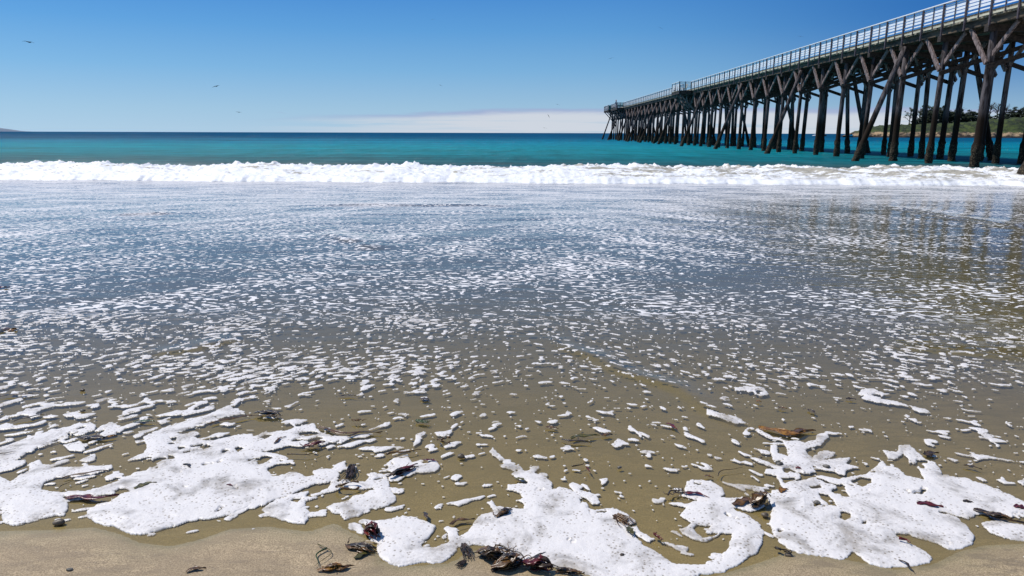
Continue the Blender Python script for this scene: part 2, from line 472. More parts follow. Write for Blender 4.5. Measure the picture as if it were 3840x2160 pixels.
POLYS = [
    off('A', [(655, 965), (665, 1010), (720, 1050), (800, 1070), (880, 1085), (950, 1120), (1000, 1137), (1110, 1135), (1200, 1105), (1330, 1070), (1450, 1030), (1600, 1015),
              (1750, 985), (1870, 950), (1970, 915)]) +
    off('B', [(160, 925), (260, 875), (400, 830), (470, 790), (560, 760), (700, 735), (750, 690), (735, 650), (680, 638), (600, 640), (550, 655), (560, 690), (500, 702),
              (430, 665), (380, 665), (300, 690), (245, 697), (205, 650), (215, 590), (260, 560), (350, 585), (372, 560), (260, 520), (200, 520), (215, 500), (290, 488),
              (350, 462), (450, 470), (520, 460), (640, 432), (760, 450), (850, 400), (800, 395), (700, 392), (620, 370), (575, 335), (560, 290), (500, 270), (430, 262), (370, 272),
              (380, 300), (420, 330), (350, 350), (220, 362), (100, 375)]) +
    off('A', [(1830, 375), (1700, 410), (1560, 430), (1500, 420), (1440, 380), (1330, 370), (1440, 340), (1500, 300), (1640, 275), (1780, 232), (1930, 215), (1800, 200), (1750, 180), (1830, 120),
              (1760, 148), (1660, 190), (1550, 240), (1420, 262), (1300, 305), (1180, 350), (1080, 400), (1100, 440), (1110, 490), (1060, 545), (1120, 545), (1160, 590), (1190, 610), (1130, 625),
              (1100, 650), (1020, 670), (960, 700), (860, 740), (760, 780), (640, 806), (520, 812), (440, 820), (440, 845), (560, 850), (700, 850), (860, 820), (900, 850), (820, 890), (740, 912), (690, 935)]),
    off('A', [(-300, 690), (0, 700), (80, 740), (160, 680), (215, 660), (225, 600), (300, 570), (320, 610), (460, 600), (380, 630), (560, 625), (700, 620), (840, 612), (848, 636), (760, 665),
              (600, 702), (520, 690), (430, 705), (330, 745), (310, 800), (450, 815), (560, 822), (470, 850), (500, 880), (520, 910), (505, 960), (480, 990), (380, 1000), (300, 1020),
              (200, 1055), (100, 1070), (40, 1050), (10, 1000), (20, 960), (-60, 930), (-300, 960)]),
    off('A', [(-300, 500), (0, 480), (80, 455), (200, 408), (210, 380), (340, 350), (480, 330), (600, 290), (680, 283), (722, 310), (715, 340), (650, 370), (600, 405), (560, 430), (480, 445), (440, 430),
              (390, 450), (330, 470), (300, 480), (240, 510), (200, 520), (140, 560), (110, 580), (200, 572), (190, 600), (100, 640), (0, 665), (-300, 670)]),
    off('A', [(630, 420), (700, 370), (770, 310), (850, 288), (875, 330), (1000, 300), (960, 325), (870, 385), (780, 400), (700, 408)]),
    off('A', [(475, 460), (600, 430), (660, 480), (620, 510), (520, 500)]),
    off('A', [(640, 810), (760, 780), (860, 760), (960, 700), (1100, 650), (1200, 640), (1200, 800), (950, 830), (800, 830)]),
    off('B', [(160, 950), (230, 900), (290, 870), (360, 850), (430, 820), (520, 808), (500, 850), (582, 855), (500, 885), (490, 930), (528, 965), (520, 1010), (490, 1050), (400, 1045), (300, 1030), (210, 990)]),
    off('B', [(655, 930), (700, 905), (820, 880), (850, 850), (930, 830), (1010, 800), (1000, 780), (900, 795), (780, 775), (770, 752), (830, 735), (940, 742), (980, 700), (950, 682), (1000, 670), (1090, 685),
              (1120, 720), (1130, 780), (1240, 792), (1230, 810), (1140, 810), (1172, 850), (1175, 880), (1120, 920), (1060, 930), (950, 960), (890, 1000), (850, 1005), (790, 1030), (770, 1010), (760, 980), (690, 970)]),
    off('B', [(1130, 580), (1160, 560), (1270, 555), (1300, 590), (1400, 570), (1480, 578), (1512, 620), (1490, 650), (1420, 670), (1340, 665), (1250, 700), (1200, 735), (1130, 735), (1120, 705), (1200, 685), (1240, 650), (1150, 670), (1130, 645), (1190, 625)]),
    off('B', [(1105, 595), (1140, 580), (1140, 610), (1110, 612)]),
    # centre: from the left lobe of the long front patch round to the ring
    off('B', [(1010, 1045), (1060, 1025), (1200, 1010), (1230, 993), (1290, 1000), (1380, 1030), (1475, 1070), (1465, 1105), (1430, 1150), (1380, 1200), (1368, 1232), (1460, 1235), (1540, 1215), (1580, 1190),
              (1570, 1130), (1535, 1090), (1570, 1080), (1640, 1090), (1650, 1150), (1690, 1140), (1750, 1080), (1790, 1010), (1850, 980), (1920, 960), (1865, 895), (1900, 880)]) +
    off('C', [(130, 925), (200, 930), (330, 945), (335, 900), (270, 880), (330, 862), (300, 820), (210, 792), (208, 760), (280, 755), (340, 748), (250, 690), (220, 685), (270, 660), (160, 622), (165, 590), (110, 545),
              (68, 510), (95, 483), (130, 515), (190, 570), (205, 600), (290, 612), (340, 655), (375, 650), (375, 625), (440, 618), (445, 640), (410, 670), (500, 700), (545, 750), (545, 795), (600, 780),
              (680, 795), (760, 850), (850, 955), (1000, 938), (1080, 960), (1150, 1010), (1178, 1045), (1120, 1070), (1130, 1110), (1200, 1180), (1240, 1220), (1320, 1262), (1400, 1315), (1450, 1352), (1600, 1365),
              (1700, 1360), (1800, 1310), (1880, 1240), (1905, 1130), (1815, 1125), (1800, 1150), (1700, 1192), (1620, 1180), (1530, 1130), (1508, 1100), (1560, 1080), (1600, 1050), (1505, 990), (1560, 935),
              (1420, 900), (1480, 892), (1560, 905), (1640, 880), (1550, 850), (1505, 840), (1545, 825), (1560, 740), (1640, 722), (1740, 730), (1830, 785), (1850, 835), (1800, 860), (1960, 858)]) +
    off('D', [(240, 860), (330, 900), (340, 930), (240, 965), (100, 935), (110, 955), (200, 985), (280, 1040), (328, 1110), (320, 1200), (280, 1270), (200, 1320), (130, 1370), (0, 1425)]) +
    off('C', [(1700, 1440), (1500, 1475), (1200, 1480), (900, 1465), (800, 1440), (700, 1402), (600, 1380), (450, 1385), (370, 1370), (300, 1340), (200, 1310), (100, 1245), (0, 1215)]) +
    off('B', [(1760, 1212), (1645, 1230), (1610, 1290), (1540, 1340), (1460, 1360), (1380, 1345), (1300, 1362), (1200, 1378), (1130, 1365), (1060, 1310), (1028, 1260), (1048, 1205), (990, 1190), (950, 1110), (1020, 1080)]),
    off('B', [(820, 1100), (825, 1060), (870, 1045), (920, 1065), (935, 1110), (930, 1140), (860, 1110)]),
    off('C', [(665, 760), (700, 740), (780, 770), (760, 800), (880, 835), (905, 900), (850, 910), (800, 860), (740, 850)]),
    off('C', [(1120, 1080), (1180, 1075), (1210, 1120), (1320, 1170), (1280, 1195), (1210, 1165)]),
    off('C', [(1370, 1195), (1420, 1190), (1520, 1240), (1570, 1235), (1560, 1270), (1630, 1290), (1590, 1298), (1480, 1250)]),
    # right: the broad patch in two lobes
    off('D', [(395, 930), (350, 845), (300, 815), (180, 785), (130, 778), (130, 758), (220, 762), (340, 780), (400, 800), (480, 790), (440, 730), (430, 690), (330, 672), (345, 645), (420, 640), (290, 590), (215, 550), (300, 563),
              (420, 615), (480, 570), (400, 575), (385, 530), (380, 460), (430, 462), (440, 520), (520, 550), (500, 480), (470, 430), (350, 405), (265, 350), (290, 335), (400, 400), (520, 415), (640, 440), (720, 420), (740, 380), (815, 362), (820, 400), (760, 460),
              (680, 480), (640, 500), (700, 560), (720, 520), (800, 497), (872, 515), (860, 540), (770, 575), (900, 560), (985, 555), (950, 600), (1045, 630), (960, 645), (940, 690), (860, 660), (760, 640), (700, 620), (740, 690), (900, 720), (980, 700), (1100, 680),
              (1200, 600), (1220, 580), (1135, 550), (1240, 568), (1330, 620), (1400, 690), (1540, 722), (1500, 640), (1440, 590), (1420, 610), (1430, 570), (1380, 520), (1340, 560), (1270, 562), (1225, 500), (1340, 512), (1350, 460), (1430, 458),
              (1500, 520), (1540, 560), (1620, 590), (1660, 640), (1680, 690), (1850, 710), (2000, 760), (2150, 820), (2294, 890), (2700, 1000), (2700, 1060), (2294, 975), (2200, 1005), (2080, 965), (1950, 985), (1900, 1007), (1820, 1000),
              (1700, 968), (1620, 965), (1760, 1000), (1860, 1070), (1922, 1150), (1900, 1210), (1820, 1250), (1720, 1250), (1640, 1200), (1500, 1165), (1420, 1130), (1320, 1128), (1370, 1170), (1450, 1210), (1560, 1270), (1602, 1310), (1580, 1350), (1500, 1372),
              (1380, 1387), (1200, 1385), (1130, 1360), (1050, 1300), (1000, 1268), (960, 1310), (900, 1327), (820, 1310), (700, 1297), (540, 1260), (450, 1200), (400, 1130), (375, 1040)]),
    off('D', [(1960, 1050), (2100, 1035), (2294, 1065), (2600, 1100), (2600, 1230), (2294, 1188), (2150, 1168), (2030, 1115)]),
    off('D', [(1030, 90), (1070, 40), (1140, 30), (1250, 70), (1200, 110), (1330, 130), (1440, 165), (1560, 190), (1590, 220), (1500, 215), (1400, 165), (1270, 150), (1170, 135), (1100, 120)]),
    off('D', [(1270, 190), (1340, 205), (1440, 245), (1530, 290), (1490, 292), (1400, 255), (1300, 215)]),
    off('D', [(80, 30), (200, 15), (330, 25), (370, 80), (300, 90), (200, 50), (90, 50)]),
    off('D', [(-100, 200), (0, 230), (120, 250), (200, 300), (100, 300), (0, 260), (-100, 235)]),
]
HOLES = [
    off('A', [(1770, 490), (1800, 472), (1845, 485), (1800, 515)]), off('A', [(1265, 535), (1310, 540), (1320, 560), (1270, 572)]),
    off('A', [(860, 810), (900, 788), (960, 790), (980, 815), (920, 830), (870, 850)]), off('A', [(1280, 405), (1380, 400), (1430, 430), (1380, 445), (1300, 430)]),
    off('A', [(1330, 475), (1390, 470), (1400, 485), (1350, 495)]), off('A', [(500, 385), (560, 380), (565, 392), (510, 398)]), off('A', [(1140, 620), (1190, 618), (1190, 640), (1150, 640)]),
    off('B', [(370, 895), (400, 865), (470, 865), (430, 895), (385, 908)]), off('B', [(110, 560), (200, 540), (260, 560), (200, 590), (140, 610)]),
    off('B', [(440, 360), (560, 355), (600, 375), (530, 395), (440, 390)]), off('A', [(1500, 480), (1560, 455), (1600, 470), (1540, 490)]),
    off('C', [(1640, 1060), (1740, 1075), (1705, 1120), (1800, 1128), (1740, 1160), (1680, 1165), (1630, 1120), (1610, 1090)]),
    off('C', [(750, 870), (800, 865), (800, 895), (760, 900)]), off('C', [(840, 960), (960, 955), (960, 972), (850, 975)]),
    off('D', [(985, 730), (1060, 700), (1145, 715), (1148, 745), (1070, 775), (1010, 760)]), off('D', [(735, 690), (850, 700), (915, 740), (975, 850), (920, 850), (880, 765), (800, 745), (730, 715)]),
    off('D', [(745, 825), (820, 835), (880, 920), (820, 915), (770, 870)]), off('D', [(910, 965), (980, 970), (995, 1010), (940, 1030), (905, 1005)]),
    off('D', [(1075, 1035), (1105, 1035), (1105, 1055), (1075, 1055)]), off('D', [(675, 770), (760, 765), (770, 785), (690, 790)]), off('D', [(460, 710), (560, 700), (570, 720), (490, 750)]),
    off('D', [(700, 890), (760, 890), (760, 920), (710, 925)]), off('D', [(330, 790), (390, 790), (385, 830), (340, 815)]),
]


def sdf(px, py, poly):
    """signed distance (photo pixels, + inside)"""
    P = np.array(poly); Q = np.roll(P, -1, 0)
    d = np.full(px.shape, 1e9); ins = np.zeros(px.shape, bool)
    for (ax, ay), (bx, by) in zip(P, Q):
        ex, ey = bx - ax, by - ay; wx, wy = px - ax, py - ay
        k = np.clip((wx * ex + wy * ey) / (ex * ex + ey * ey + 1e-9), 0, 1)
        d = np.minimum(d, (wx - ex * k) ** 2 + (wy - ey * k) ** 2)
        if ay != by:
            ins ^= ((ay > py) != (by > py)) & (px < ex * (py - ay) / ey + ax)
    d = np.sqrt(d)
    return np.where(ins, d, -d)


yr = rows(2.25, 7.2, .0028, 2300, 1)
ur = np.concatenate([np.linspace(-2.1, -.882, 380), np.linspace(-.88, .88, 1500), np.linspace(.882, 2.1, 380)])
Yg, Ug = np.meshgrid(yr, ur, indexing='ij')
Xg = Ug * Yg
PX, PY = to_px(Xg, Yg, np.zeros_like(Xg))
fld = np.full(Xg.shape, -60.0)
for poly in POLYS:
    a = np.array(poly); b = (a[:, 0].min() - 40, a[:, 0].max() + 40, a[:, 1].min() - 40, a[:, 1].max() + 40)
    msk = (PX > b[0]) & (PX < b[1]) & (PY > b[2]) & (PY < b[3])
    fld[msk] = np.maximum(fld[msk], sdf(PX[msk], PY[msk], poly))
for poly in HOLES:
    a = np.array(poly); b = (a[:, 0].min() - 30, a[:, 0].max() + 30, a[:, 1].min() - 30, a[:, 1].max() + 30)
    msk = (PX > b[0]) & (PX < b[1]) & (PY > b[2]) & (PY < b[3])
    fld[msk] = np.minimum(fld[msk], -sdf(PX[msk], PY[msk], poly))
fw = fld * Yg / F                                   # to metres
fw = fw + .006 * fbm(Xg * 22, Yg * 22, 3, 61) + .002 * perlin(Xg * 70, Yg * 70, 66)
_s = Yg - np.interp(Xg, EX, EY)
hl = fbm(Xg * 7.5, Yg * 7.5 - Xg * 2, 3, 63) - .24 - .40 * (1 - sstep(_s, .10, .9))
fw = np.where(hl > -.05, np.minimum(fw, -hl * .12), fw)
# small clots of foam
wx = Xg + .035 * perlin(Xg * 5, Yg * 5, 71); wy = Yg + .035 * perlin(Xg * 5 + 9, Yg * 5, 72)
den = fbm(Xg * .9 + .5 * Yg, Yg * 1.3, 3, 73)
left = sstep(-Xg, -.1, 1.2); right = sstep(Xg, 1.1, 2.2)
ang = np.where(Xg < .4, .62, -.55) * np.minimum(1, np.abs(Xg - .4) * 1.2)
rx = wx * np.cos(ang) + wy * np.sin(ang)
sy_ = wy - wx * ang * .60; sx_ = 7.6 - 2.2 * left; q_ = np.sqrt(np.clip(Yg / 4.5, .7, 1.4))
n1 = perlin(wx * 8.0, sy_ * 10.2, 74) * .62 + perlin(wx * 15 - wy * 2, sy_ * 18, 75) * .42 + perlin(wx * 33 - wy * 2, sy_ * 36, 79) * .15 + .17 * np.clip(1 - 4 * np.abs(perlin(wx * 4.6 + 3, sy_ * 6.4, 80)), 0, 1) * (.4 + .6 * left)
n1b = perlin(wx * 12.5, sy_ * 19, 174) * .60 + perlin(wx * 24 - wy * 2, sy_ * 33, 175) * .42 + .20 * np.clip(1 - 4 * np.abs(perlin(wx * 6.5 + 3, sy_ * 11, 180)), 0, 1) * (.6 + .4 * left)
kb = sstep(Yg, 3.9, 5.3); n1 = n1 * (1 - kb) + n1b * kb + .06 * kb * (1 - kb) * 4
th = .405 - .075 * left - .03 * right - (.42 * np.clip(den, -.5, .5)) * (.45 + .65 * left + .4 * right)
th = th - .085 * sstep(Yg, 4.3, 6.2)
e = np.interp(Xg, EX, EY)
th = th + .5 * (1 - sstep(Yg - e, .0, .12))
n2 = perlin(Xg * 34, Yg * 38, 76)
spots = np.maximum((n1 - th) * .07, (n2 - .70 - .4 * (1 - sstep(Yg - e, .03, .15))) * .02)
spots = spots - .2 * sstep(Yg, 6.35, 6.95) * .12
f = np.maximum(fw, spots)
wz = np.maximum(water_z(Xg, Yg), sand_z(Xg, Yg))
thick = .0075 * np.sqrt(np.clip(f, 0, .05) / .05) + .0015
thick = np.where(fw > spots, thick * (1 + .55 * fbm(Xg * 7, Yg * 9, 3, 77)) * (.8 + .5 * (1 - sstep(Yg - e, .1, .8))), .0012 + np.clip(f, 0, .02) * .15)
z = wz + np.where(f > 0, thick + .0004 * perlin(Xg * 120, Yg * 120, 78), -.002)
ff = (f[:-1, :-1] > 0).astype(int) + (f[1:, :-1] > 0) + (f[:-1, 1:] > 0) + (f[1:, 1:] > 0)
keep = ff >= 2
tag(grid_obj('sea_foam', Xg, Yg, z, foam_material('foam', True), keep), 'bubbly white foam patches and clots drifting on the swash', kind='stuff')


# ---- the breaking wave
def wave_material():
    m, t, out = mat('breaker')
    pos = t.new('ShaderNodeNewGeometry').outputs['Position']
    s = t.new('ShaderNodeSeparateXYZ', {0: pos})
    n = t.noise(t.mapv(pos, (.55, 1.1, 3.0)), 1.3, 6, .68, .6).outputs[0]
    n2 = t.noise(pos, 9, 4, .7).outputs[0]
    upper = t.step(s.outputs[2], .10, .24)
    rt = t.step(s.outputs[0], -8, 12, True, .56, .45)
    br = t.math('MULTIPLY', t.math('MULTIPLY', t.step(t.math('SUBTRACT', n, rt), 0, .09), upper), .85)
    c = t.mix(br, (.96, .96, .96), (.34, .30, .21))
    c = t.mix(t.math('MULTIPLY', t.step(n2, .62, .74), .3), c, (.62, .60, .54))
    p = principled(t, out, Roughness=.5)
    t.l.new(c, p.inputs['Base Color'])
    t.l.new(t.bump(t.noise(pos, 14, 5, .7).outputs[0], .45, .05), p.inputs['Normal'])
    return m


ux = np.linspace(-46, 52, 1700); uy = np.linspace(0, 1, 230)
V, Xg = np.meshgrid(uy, ux, indexing='ij')
toe = 25.1 - .035 * np.clip(Xg, -20, 20) * .9 + .55 * fbm(Xg * .25, Xg * 0, 3, 81) + .34 * fbm(Xg * 1.3, Xg * 0 + 3, 4, 82, .65)
crest = 29.3 + .9 * fbm(Xg * .12, Xg * 0 + 5, 2, 83) - .02 * Xg
Yg = toe + V ** 1.1 * (crest + 2.6 - toe)
k = (Yg - toe) / (crest - toe)
H = .40 + .04 * sstep(Xg, 0, 15) + .15 * fbm(Xg * .18, Xg * 0 + 8, 2, 84) + .10 * fbm(Xg * .9, Xg * 0 + 1, 3, 85)
prof = np.where(k < 1, .42 * sstep(k, -.02, .12) + .58 * sstep(k, .08, 1.0), 1 - sstep(k, 1.0, 1.5) * 1.12)
lump = .42 + .38 * sstep(k, .0, .2)
z = H * prof + lump * ((.17 * fbm(Xg * .55, Yg * .9, 3, 86, .5) + .05 * fbm(Xg * 1.7, Yg * 2.4, 3, 186, .65)) + .075 * (np.abs(fbm(Xg * 2.6, Yg * 3.0, 4, 87, .65)) * 2 - .5) + .013 * perlin(Xg * 7.5, Yg * 8, 88)) * sstep(k, -.0, .06) * (1 - sstep(k, 1.25, 1.5))
z = z + .10 * sstep(k, .8, 1.0) * (1 - sstep(k, 1.0, 1.15)) * np.clip(fbm(Xg * 3.3, Xg * 0 + 2, 4, 89, .7) * 2.4, -.3, 1.2)
z = z - .03 * (k < .01)
tag(grid_obj('breaking_wave', Xg, Yg, z, wave_material()), 'low white breaker of churning foam along the shore', kind='structure')

# ------------------------------------------------------------------ pier
def pile_material():
    m, t, out = mat('pile_wood')
    pos = t.new('ShaderNodeNewGeometry').outputs['Position']; z = t.new('ShaderNodeSeparateXYZ', {0: pos}).outputs[2]
    n = t.noise(t.mapv(pos, (6, 6, .9)), 1.0, 5, .65, .3).outputs[0]
    nb = t.noise(pos, .35, 2, .5).outputs[0]
    wood = t.mix(t.step(n, .38, .62), (.018, .013, .013), (.150, .130, .132))
    zz = t.math('ADD', z, t.math('ADD', t.math('MULTIPLY', n, -1.6), t.math('MULTIPLY', nb, -1.6)))
    wet = t.mix(t.step(zz, .8, 1.7), (.020, .012, .007), wood)
    bar = t.noise(pos, 16, 4, .7).outputs[0]
    bc = t.mix(t.step(bar, .48, .68), (.016, .012, .008), (.17, .135, .085))
    c = t.mix(t.step(t.math('ADD', z, t.math('MULTIPLY', t.math('SUBTRACT', n, .5), .6)), .95, 1.25), bc, wet)
    p = principled(t, out, Roughness=.85)
    p.inputs['Specular IOR Level'].default_value = .2
    t.l.new(c, p.inputs['Base Color'])
    t.l.new(t.bump(t.math('ADD', n, t.math('MULTIPLY', bar, .5)), .6, .03), p.inputs['Normal'])
    return m


PILE = pile_material()
BRACE = simple('brace_wood', (.055, .036, .032), (.33, .25, .23), 3, .8, (4, 4, 1.2), .4, .01)
DARKW = simple('dark_timber', (.02, .014, .012), (.06, .045, .035), 3, .85, (3, .7, 3), .4, .01)
STRG = simple('stringer_timber', (.030, .022, .016), (.15, .105, .065), 1.5, .85, (3, .5, 4), .5, .02)
CREAM = simple('cream_timber', (.50, .46, .34), (.72, .68, .52), 3, .7, (2, .5, 3), .2, .004)
POSTM = simple('post_wood', (.045, .032, .038), (.11, .088, .10), 5, .7, (3, 3, 1), .2, .004)
SLAT = simple('white_slat', (.88, .90, .92), (.94, .95, .96), 2, .5, (1, .3, 3), .1, .002)
PLANK = simple('deck_plank', (.12, .095, .07), (.40, .34, .24), 6, .8, (1, 4, 1), .3, .006)
GREENP = simple('green_board', (.05, .16, .15), (.08, .24, .22), 2, .6)

pier = empty('wooden_pier', (26.8, 40, 0))
tag(pier, 'long timber pier on tall barnacled piles with white slatted railings', 'pier')
pier_inv = Matrix.Translation((-26.8, -40, 0))
X0, XM, X1 = 23.85, 27.6, 29.25
SP = 4.27
bents = [47.5 + SP * k for k in range(-7, 37)]
ks = list(range(-7, 37))
END = bents[-1] + .6; START = bents[0] - .6


def shift(mb, d=(-26.8, -40, 0)):
    mb.v = [(v[0] + d[0], v[1] + d[1], v[2] + d[2]) for v in mb.v]; return mb


def many(name, items, m, parent, smooth=False, limit=100, restname=None, d=(-26.8, -40, 0)):
    """items: (size key, MB) - the largest become parts of their own, the rest one stuff part"""
    items.sort(key=lambda q: q[0])
    for k_, mb in items[:limit]: shift(mb, d).build(name, m, parent, smooth)
    if items[limit:]:
        r = MB()
        for k_, mb in items[limit:]: r.add(mb.v, mb.f)
        o = shift(r, d).build(restname or name + 's', m, parent, smooth); o['kind'] = 'stuff'


def pile_mb(x, y, x2, y2, ztop, r=.19, z0=-1.2, zb=1.15):
    pts = []; rad = []
    zs = [z0, -.2, .05, .2, .35, .5, .65, .8, .95, 1.1, 1.3, 2, 3, 4.2, 5.5, ztop]
    bx, by = random.uniform(-.04, .04), random.uniform(-.04, .04)
    for z_ in zs:
        q = z_ / ztop; w_ = math.sin(q * 3.1)
        pts.append((x + (x2 - x) * q + bx * w_, y + (y2 - y) * q + by * w_, z_))
        rr = r * (1.06 - .14 * q)
        if z_ < zb: rr *= 1.20 + random.uniform(-.05, .10)
        rad.append(rr)
    mb = MB(); mb.tube(pts, rad, 12, True, 0)
    # roughen the barnacle collar
    vs = []
    n = 12
    for i, v in enumerate(mb.v):
        q = i // n; c = pts[q]
        if c[2] < zb:
            k_ = random.uniform(.92, 1.16); vs.append((c[0] + (v[0] - c[0]) * k_, c[1] + (v[1] - c[1]) * k_, v[2] + random.uniform(-.03, .03)))
        else: vs.append(v)
    mb.v = vs
    return mb


piles = []; batter = []; knees = []; xbr = []; caps = []; blocks = []
for k, y in zip(ks, bents):
    for i, x in enumerate((X0, XM, X1)):
        r = .158 + random.uniform(-.015, .03)
        lx, ly = random.uniform(-.22, .12), random.uniform(-.18, .18)
        if i == 0: lx = random.uniform(-.25, 0)
        if i == 1 and k % 3 == 1: lx += .5
        piles.append((math.hypot(x, y) + i * .1, pile_mb(x + lx, y + ly, x, y, 6.9, r)))
    if k % 4 == 0 and k > -6:
        batter.append((y, pile_mb(18.1 if k < 0 else 20.95 + random.uniform(-.3, .4), 26.8 if k < 0 else y - .7, X0 - .32, y - .36, 6.95, .20 if k < 0 else .165)))
        batter.append((y + .3, pile_mb(30.3 + random.uniform(-.3, .3), y + .8, 28.2, y + .4, 6.95, .17)))
    elif k > 17 and k % 2 == 0:
        batter.append((y, pile_mb(21.8 + random.uniform(-.3, .4), y - .7, X0 - .3, y - .36, 6.95, .16)))
    # long knee braces on the outer faces
    for x, sx in ((X0, -1), (XM, -1), (X1, 1)):
        xo = x + sx * .25
        knees.append((y + abs(x - X0) * 40, MB().bar((xo, y - .10, 5.28), (xo, y + 1.62, 7.12), .12, .25, (1, 0, 0)) if False else MB().bar((xo, y - .08, 5.25), (xo, y + 1.60, 7.14), .11, .24)))
        knees.append((y + abs(x - X0) * 40 + .1, MB().bar((xo - sx * .20, y + .14, 5.42), (xo - sx * .30, y - 1.72, 7.10), .10, .20)))
    for q, (xa, xb, yo) in enumerate(((X0 - .3, X1 + .3, -.24), (X1 + .3, X0 - .3, .24))):
        xbr.append((y, MB().bar((xa, y + yo, 5.05), (xb, y + yo, 7.0), .09, .24)))
    caps.append((y, MB().box(X0 - .42, X1 + .42, y - .17, y + .17, 6.80, 7.12)))
many('pile', piles, PILE, pier, True, 100, 'far_piles')
many('batter_pile', batter, PILE, pier, True)
many('knee_brace', knees, BRACE, pier, False, 100, 'far_knee_braces')
many('cross_brace', xbr, DARKW, pier)
many('cap_beam', caps, DARKW, pier)
# stringers: separate timbers lapped over every second bent
strs = []
for x in (X0 - .28, X0 + 1.35, XM, X1 - 1.3, X1 + .28):
    yy_ = START; q = 0
    while yy_ < END:
        y2 = min(yy_ + SP * 2, END)
        strs.append((abs(x - X0) * 30 + yy_, MB().box(x - .11 + .012 * (q % 2), x + .11 + .012 * (q % 2), yy_ + .004, y2 - .004, 7.125 + .008 * (q % 2), 7.47 - .02 * (q % 3 == 0))))
        yy_ = y2; q += 1
many('stringer', strs, STRG, pier, False, 100, 'inner_stringers')
dk = MB(); yq = START
while yq < END:
    wdt = .235
    j0, j1 = random.uniform(-.05, .05), random.uniform(-.04, .04)
    dk.box(X0 - .56 + j0, X1 + .56 + j1, yq, yq + wdt, 7.475, 7.56); yq += wdt + .028
shift(dk).build('deck', PLANK, pier)
cur = MB(); yq = START
while yq < END:
    y2 = min(yq + SP, END)
    cur.box(X0 - .60, X0 - .46, yq + .01, y2 - .01, 7.563, 7.66); yq = y2
shift(cur).build('kerb_plank', CREAM, pier)
shift(MB().box(X0 - .50, X0 - .40, START, END, 7.663, 7.80)).build('toe_board', PLANK, pier)


def railing(x, side, y0, y1, parent, d=(-26.8, -40, 0)):
    rl = empty('railing', (0, 0, 0)); rl.parent = parent
    main = []; thin = []
    n = max(1, round((y1 - y0) / (SP / 2))); st = (y1 - y0) / n
    for i in range(n + 1):
        yy = y0 + i * st
        main.append((yy, MB().box(x + min(0, side * .08), x + max(0, side * .08), yy - .048, yy + .048, 7.02 if side < 0 else 7.2, 8.72)))
        if i < n: thin.append((yy, MB().box(x + min(0, side * .03), x + max(0, side * .03), yy + st / 2 - .028, yy + st / 2 + .028, 7.50 if side < 0 else 7.57, 8.72)))
    many('rail_post', main, POSTM, rl, False, 100, 'far_rail_posts', d)
    many('baluster', thin, POSTM, rl, False, 100, 'far_balusters', d)
    for q in range(5):
        z0 = 7.87 + q * .172
        if q == 4: z0 = 8.56
        shift(MB().box(x - side * .045 - .018, x - side * .045 + .018, y0, y1, z0, z0 + (.07 if q in (0, 4) else .122)), d).build('rail_slat', SLAT, rl)
    shift(MB().box(x - .10, x + .10, y0 - .05, y1 + .05, 8.723, 8.775), d).build('handrail', SLAT, rl)
    return rl


def cross_railing(x0, x1, y, parent, m=None, solid=False, d=(-26.8, -40, 0)):
    rl = empty('railing', (0, 0, 0)); rl.parent = parent; m = m or SLAT
    n = max(1, round((x1 - x0) / .9))
    for i in range(n + 1):
        xx = x0 + (x1 - x0) * i / n
        shift(MB().box(xx - .05, xx + .05, y - .06, y + .04, 7.3, 8.72), d).build('rail_post', POSTM, rl)
    for q in range(5):
        z0 = 7.87 + q * .172
        if q == 4: z0 = 8.56
        shift(MB().box(x0, x1, y + .045, y + .08, z0, z0 + .10), d).build('rail_slat', m, rl)
    shift(MB().box(x0 - .1, x1 + .1, y - .1, y + .1, 8.723, 8.775), d).build('handrail', m, rl)
    if solid: shift(MB().box(x0, x1, y + .085, y + .11, 7.57, 8.70), d).build('wind_panel', GREENP, rl)
    return rl


LX = X0 - 2.35
L0, L1 = 104.6, 109.6
E0, E1 = 175.5, 187.5
railing(X0 - .62, -1, START, L0, pier)
railing(X0 - .62, -1, L1, E0, pier)
railing(X0 - .62, -1, E1, END, pier)
railing(X1 + .62, 1, START, END, pier)


def bay(x0, x1, y0, y1, solid=False):
    b = empty('lookout_platform', (0, 0, 0)); b.parent = pier
    pl = MB(); q = y0
    while q < y1 - .05: pl.box(x0, x1, q, min(q + .235, y1), 7.478, 7.563); q += .263
    shift(pl).build('deck', PLANK, b)
    bm_ = MB(); bm_.box(x0 + .05, x0 + .25, y0, y1, 7.10, 7.474)
    for yy in (y0 + .02, y1 - .26): bm_.box(x0 + .255, x1 + .2, yy, yy + .24, 7.10, 7.472)
    bm_.box(x0 + .255, x1, y0 - .06, y0 + .015, 7.0, 7.56)
    shift(bm_).build('beam', DARKW, b)
    for yy in (y0 + .4, (y0 + y1) / 2, y1 - .4):
        shift(MB().bar((x0 + .25, yy, 7.1), (X0 + .05, yy, 4.9), .14, .2)).build('strut', BRACE, b)
    return b


b1 = bay(LX, X0 - .57, L0, L1)
railing(LX + .1, -1, L0, L1, pier)
cross_railing(LX + .1, X0 - .62, L0, pier)
b2 = bay(LX + .2, X0 - .57, E0, E1)
railing(LX + .3, -1, E0, E1, pier)
cross_railing(LX + .3, X0 - .62, E0, pier, GREENP)
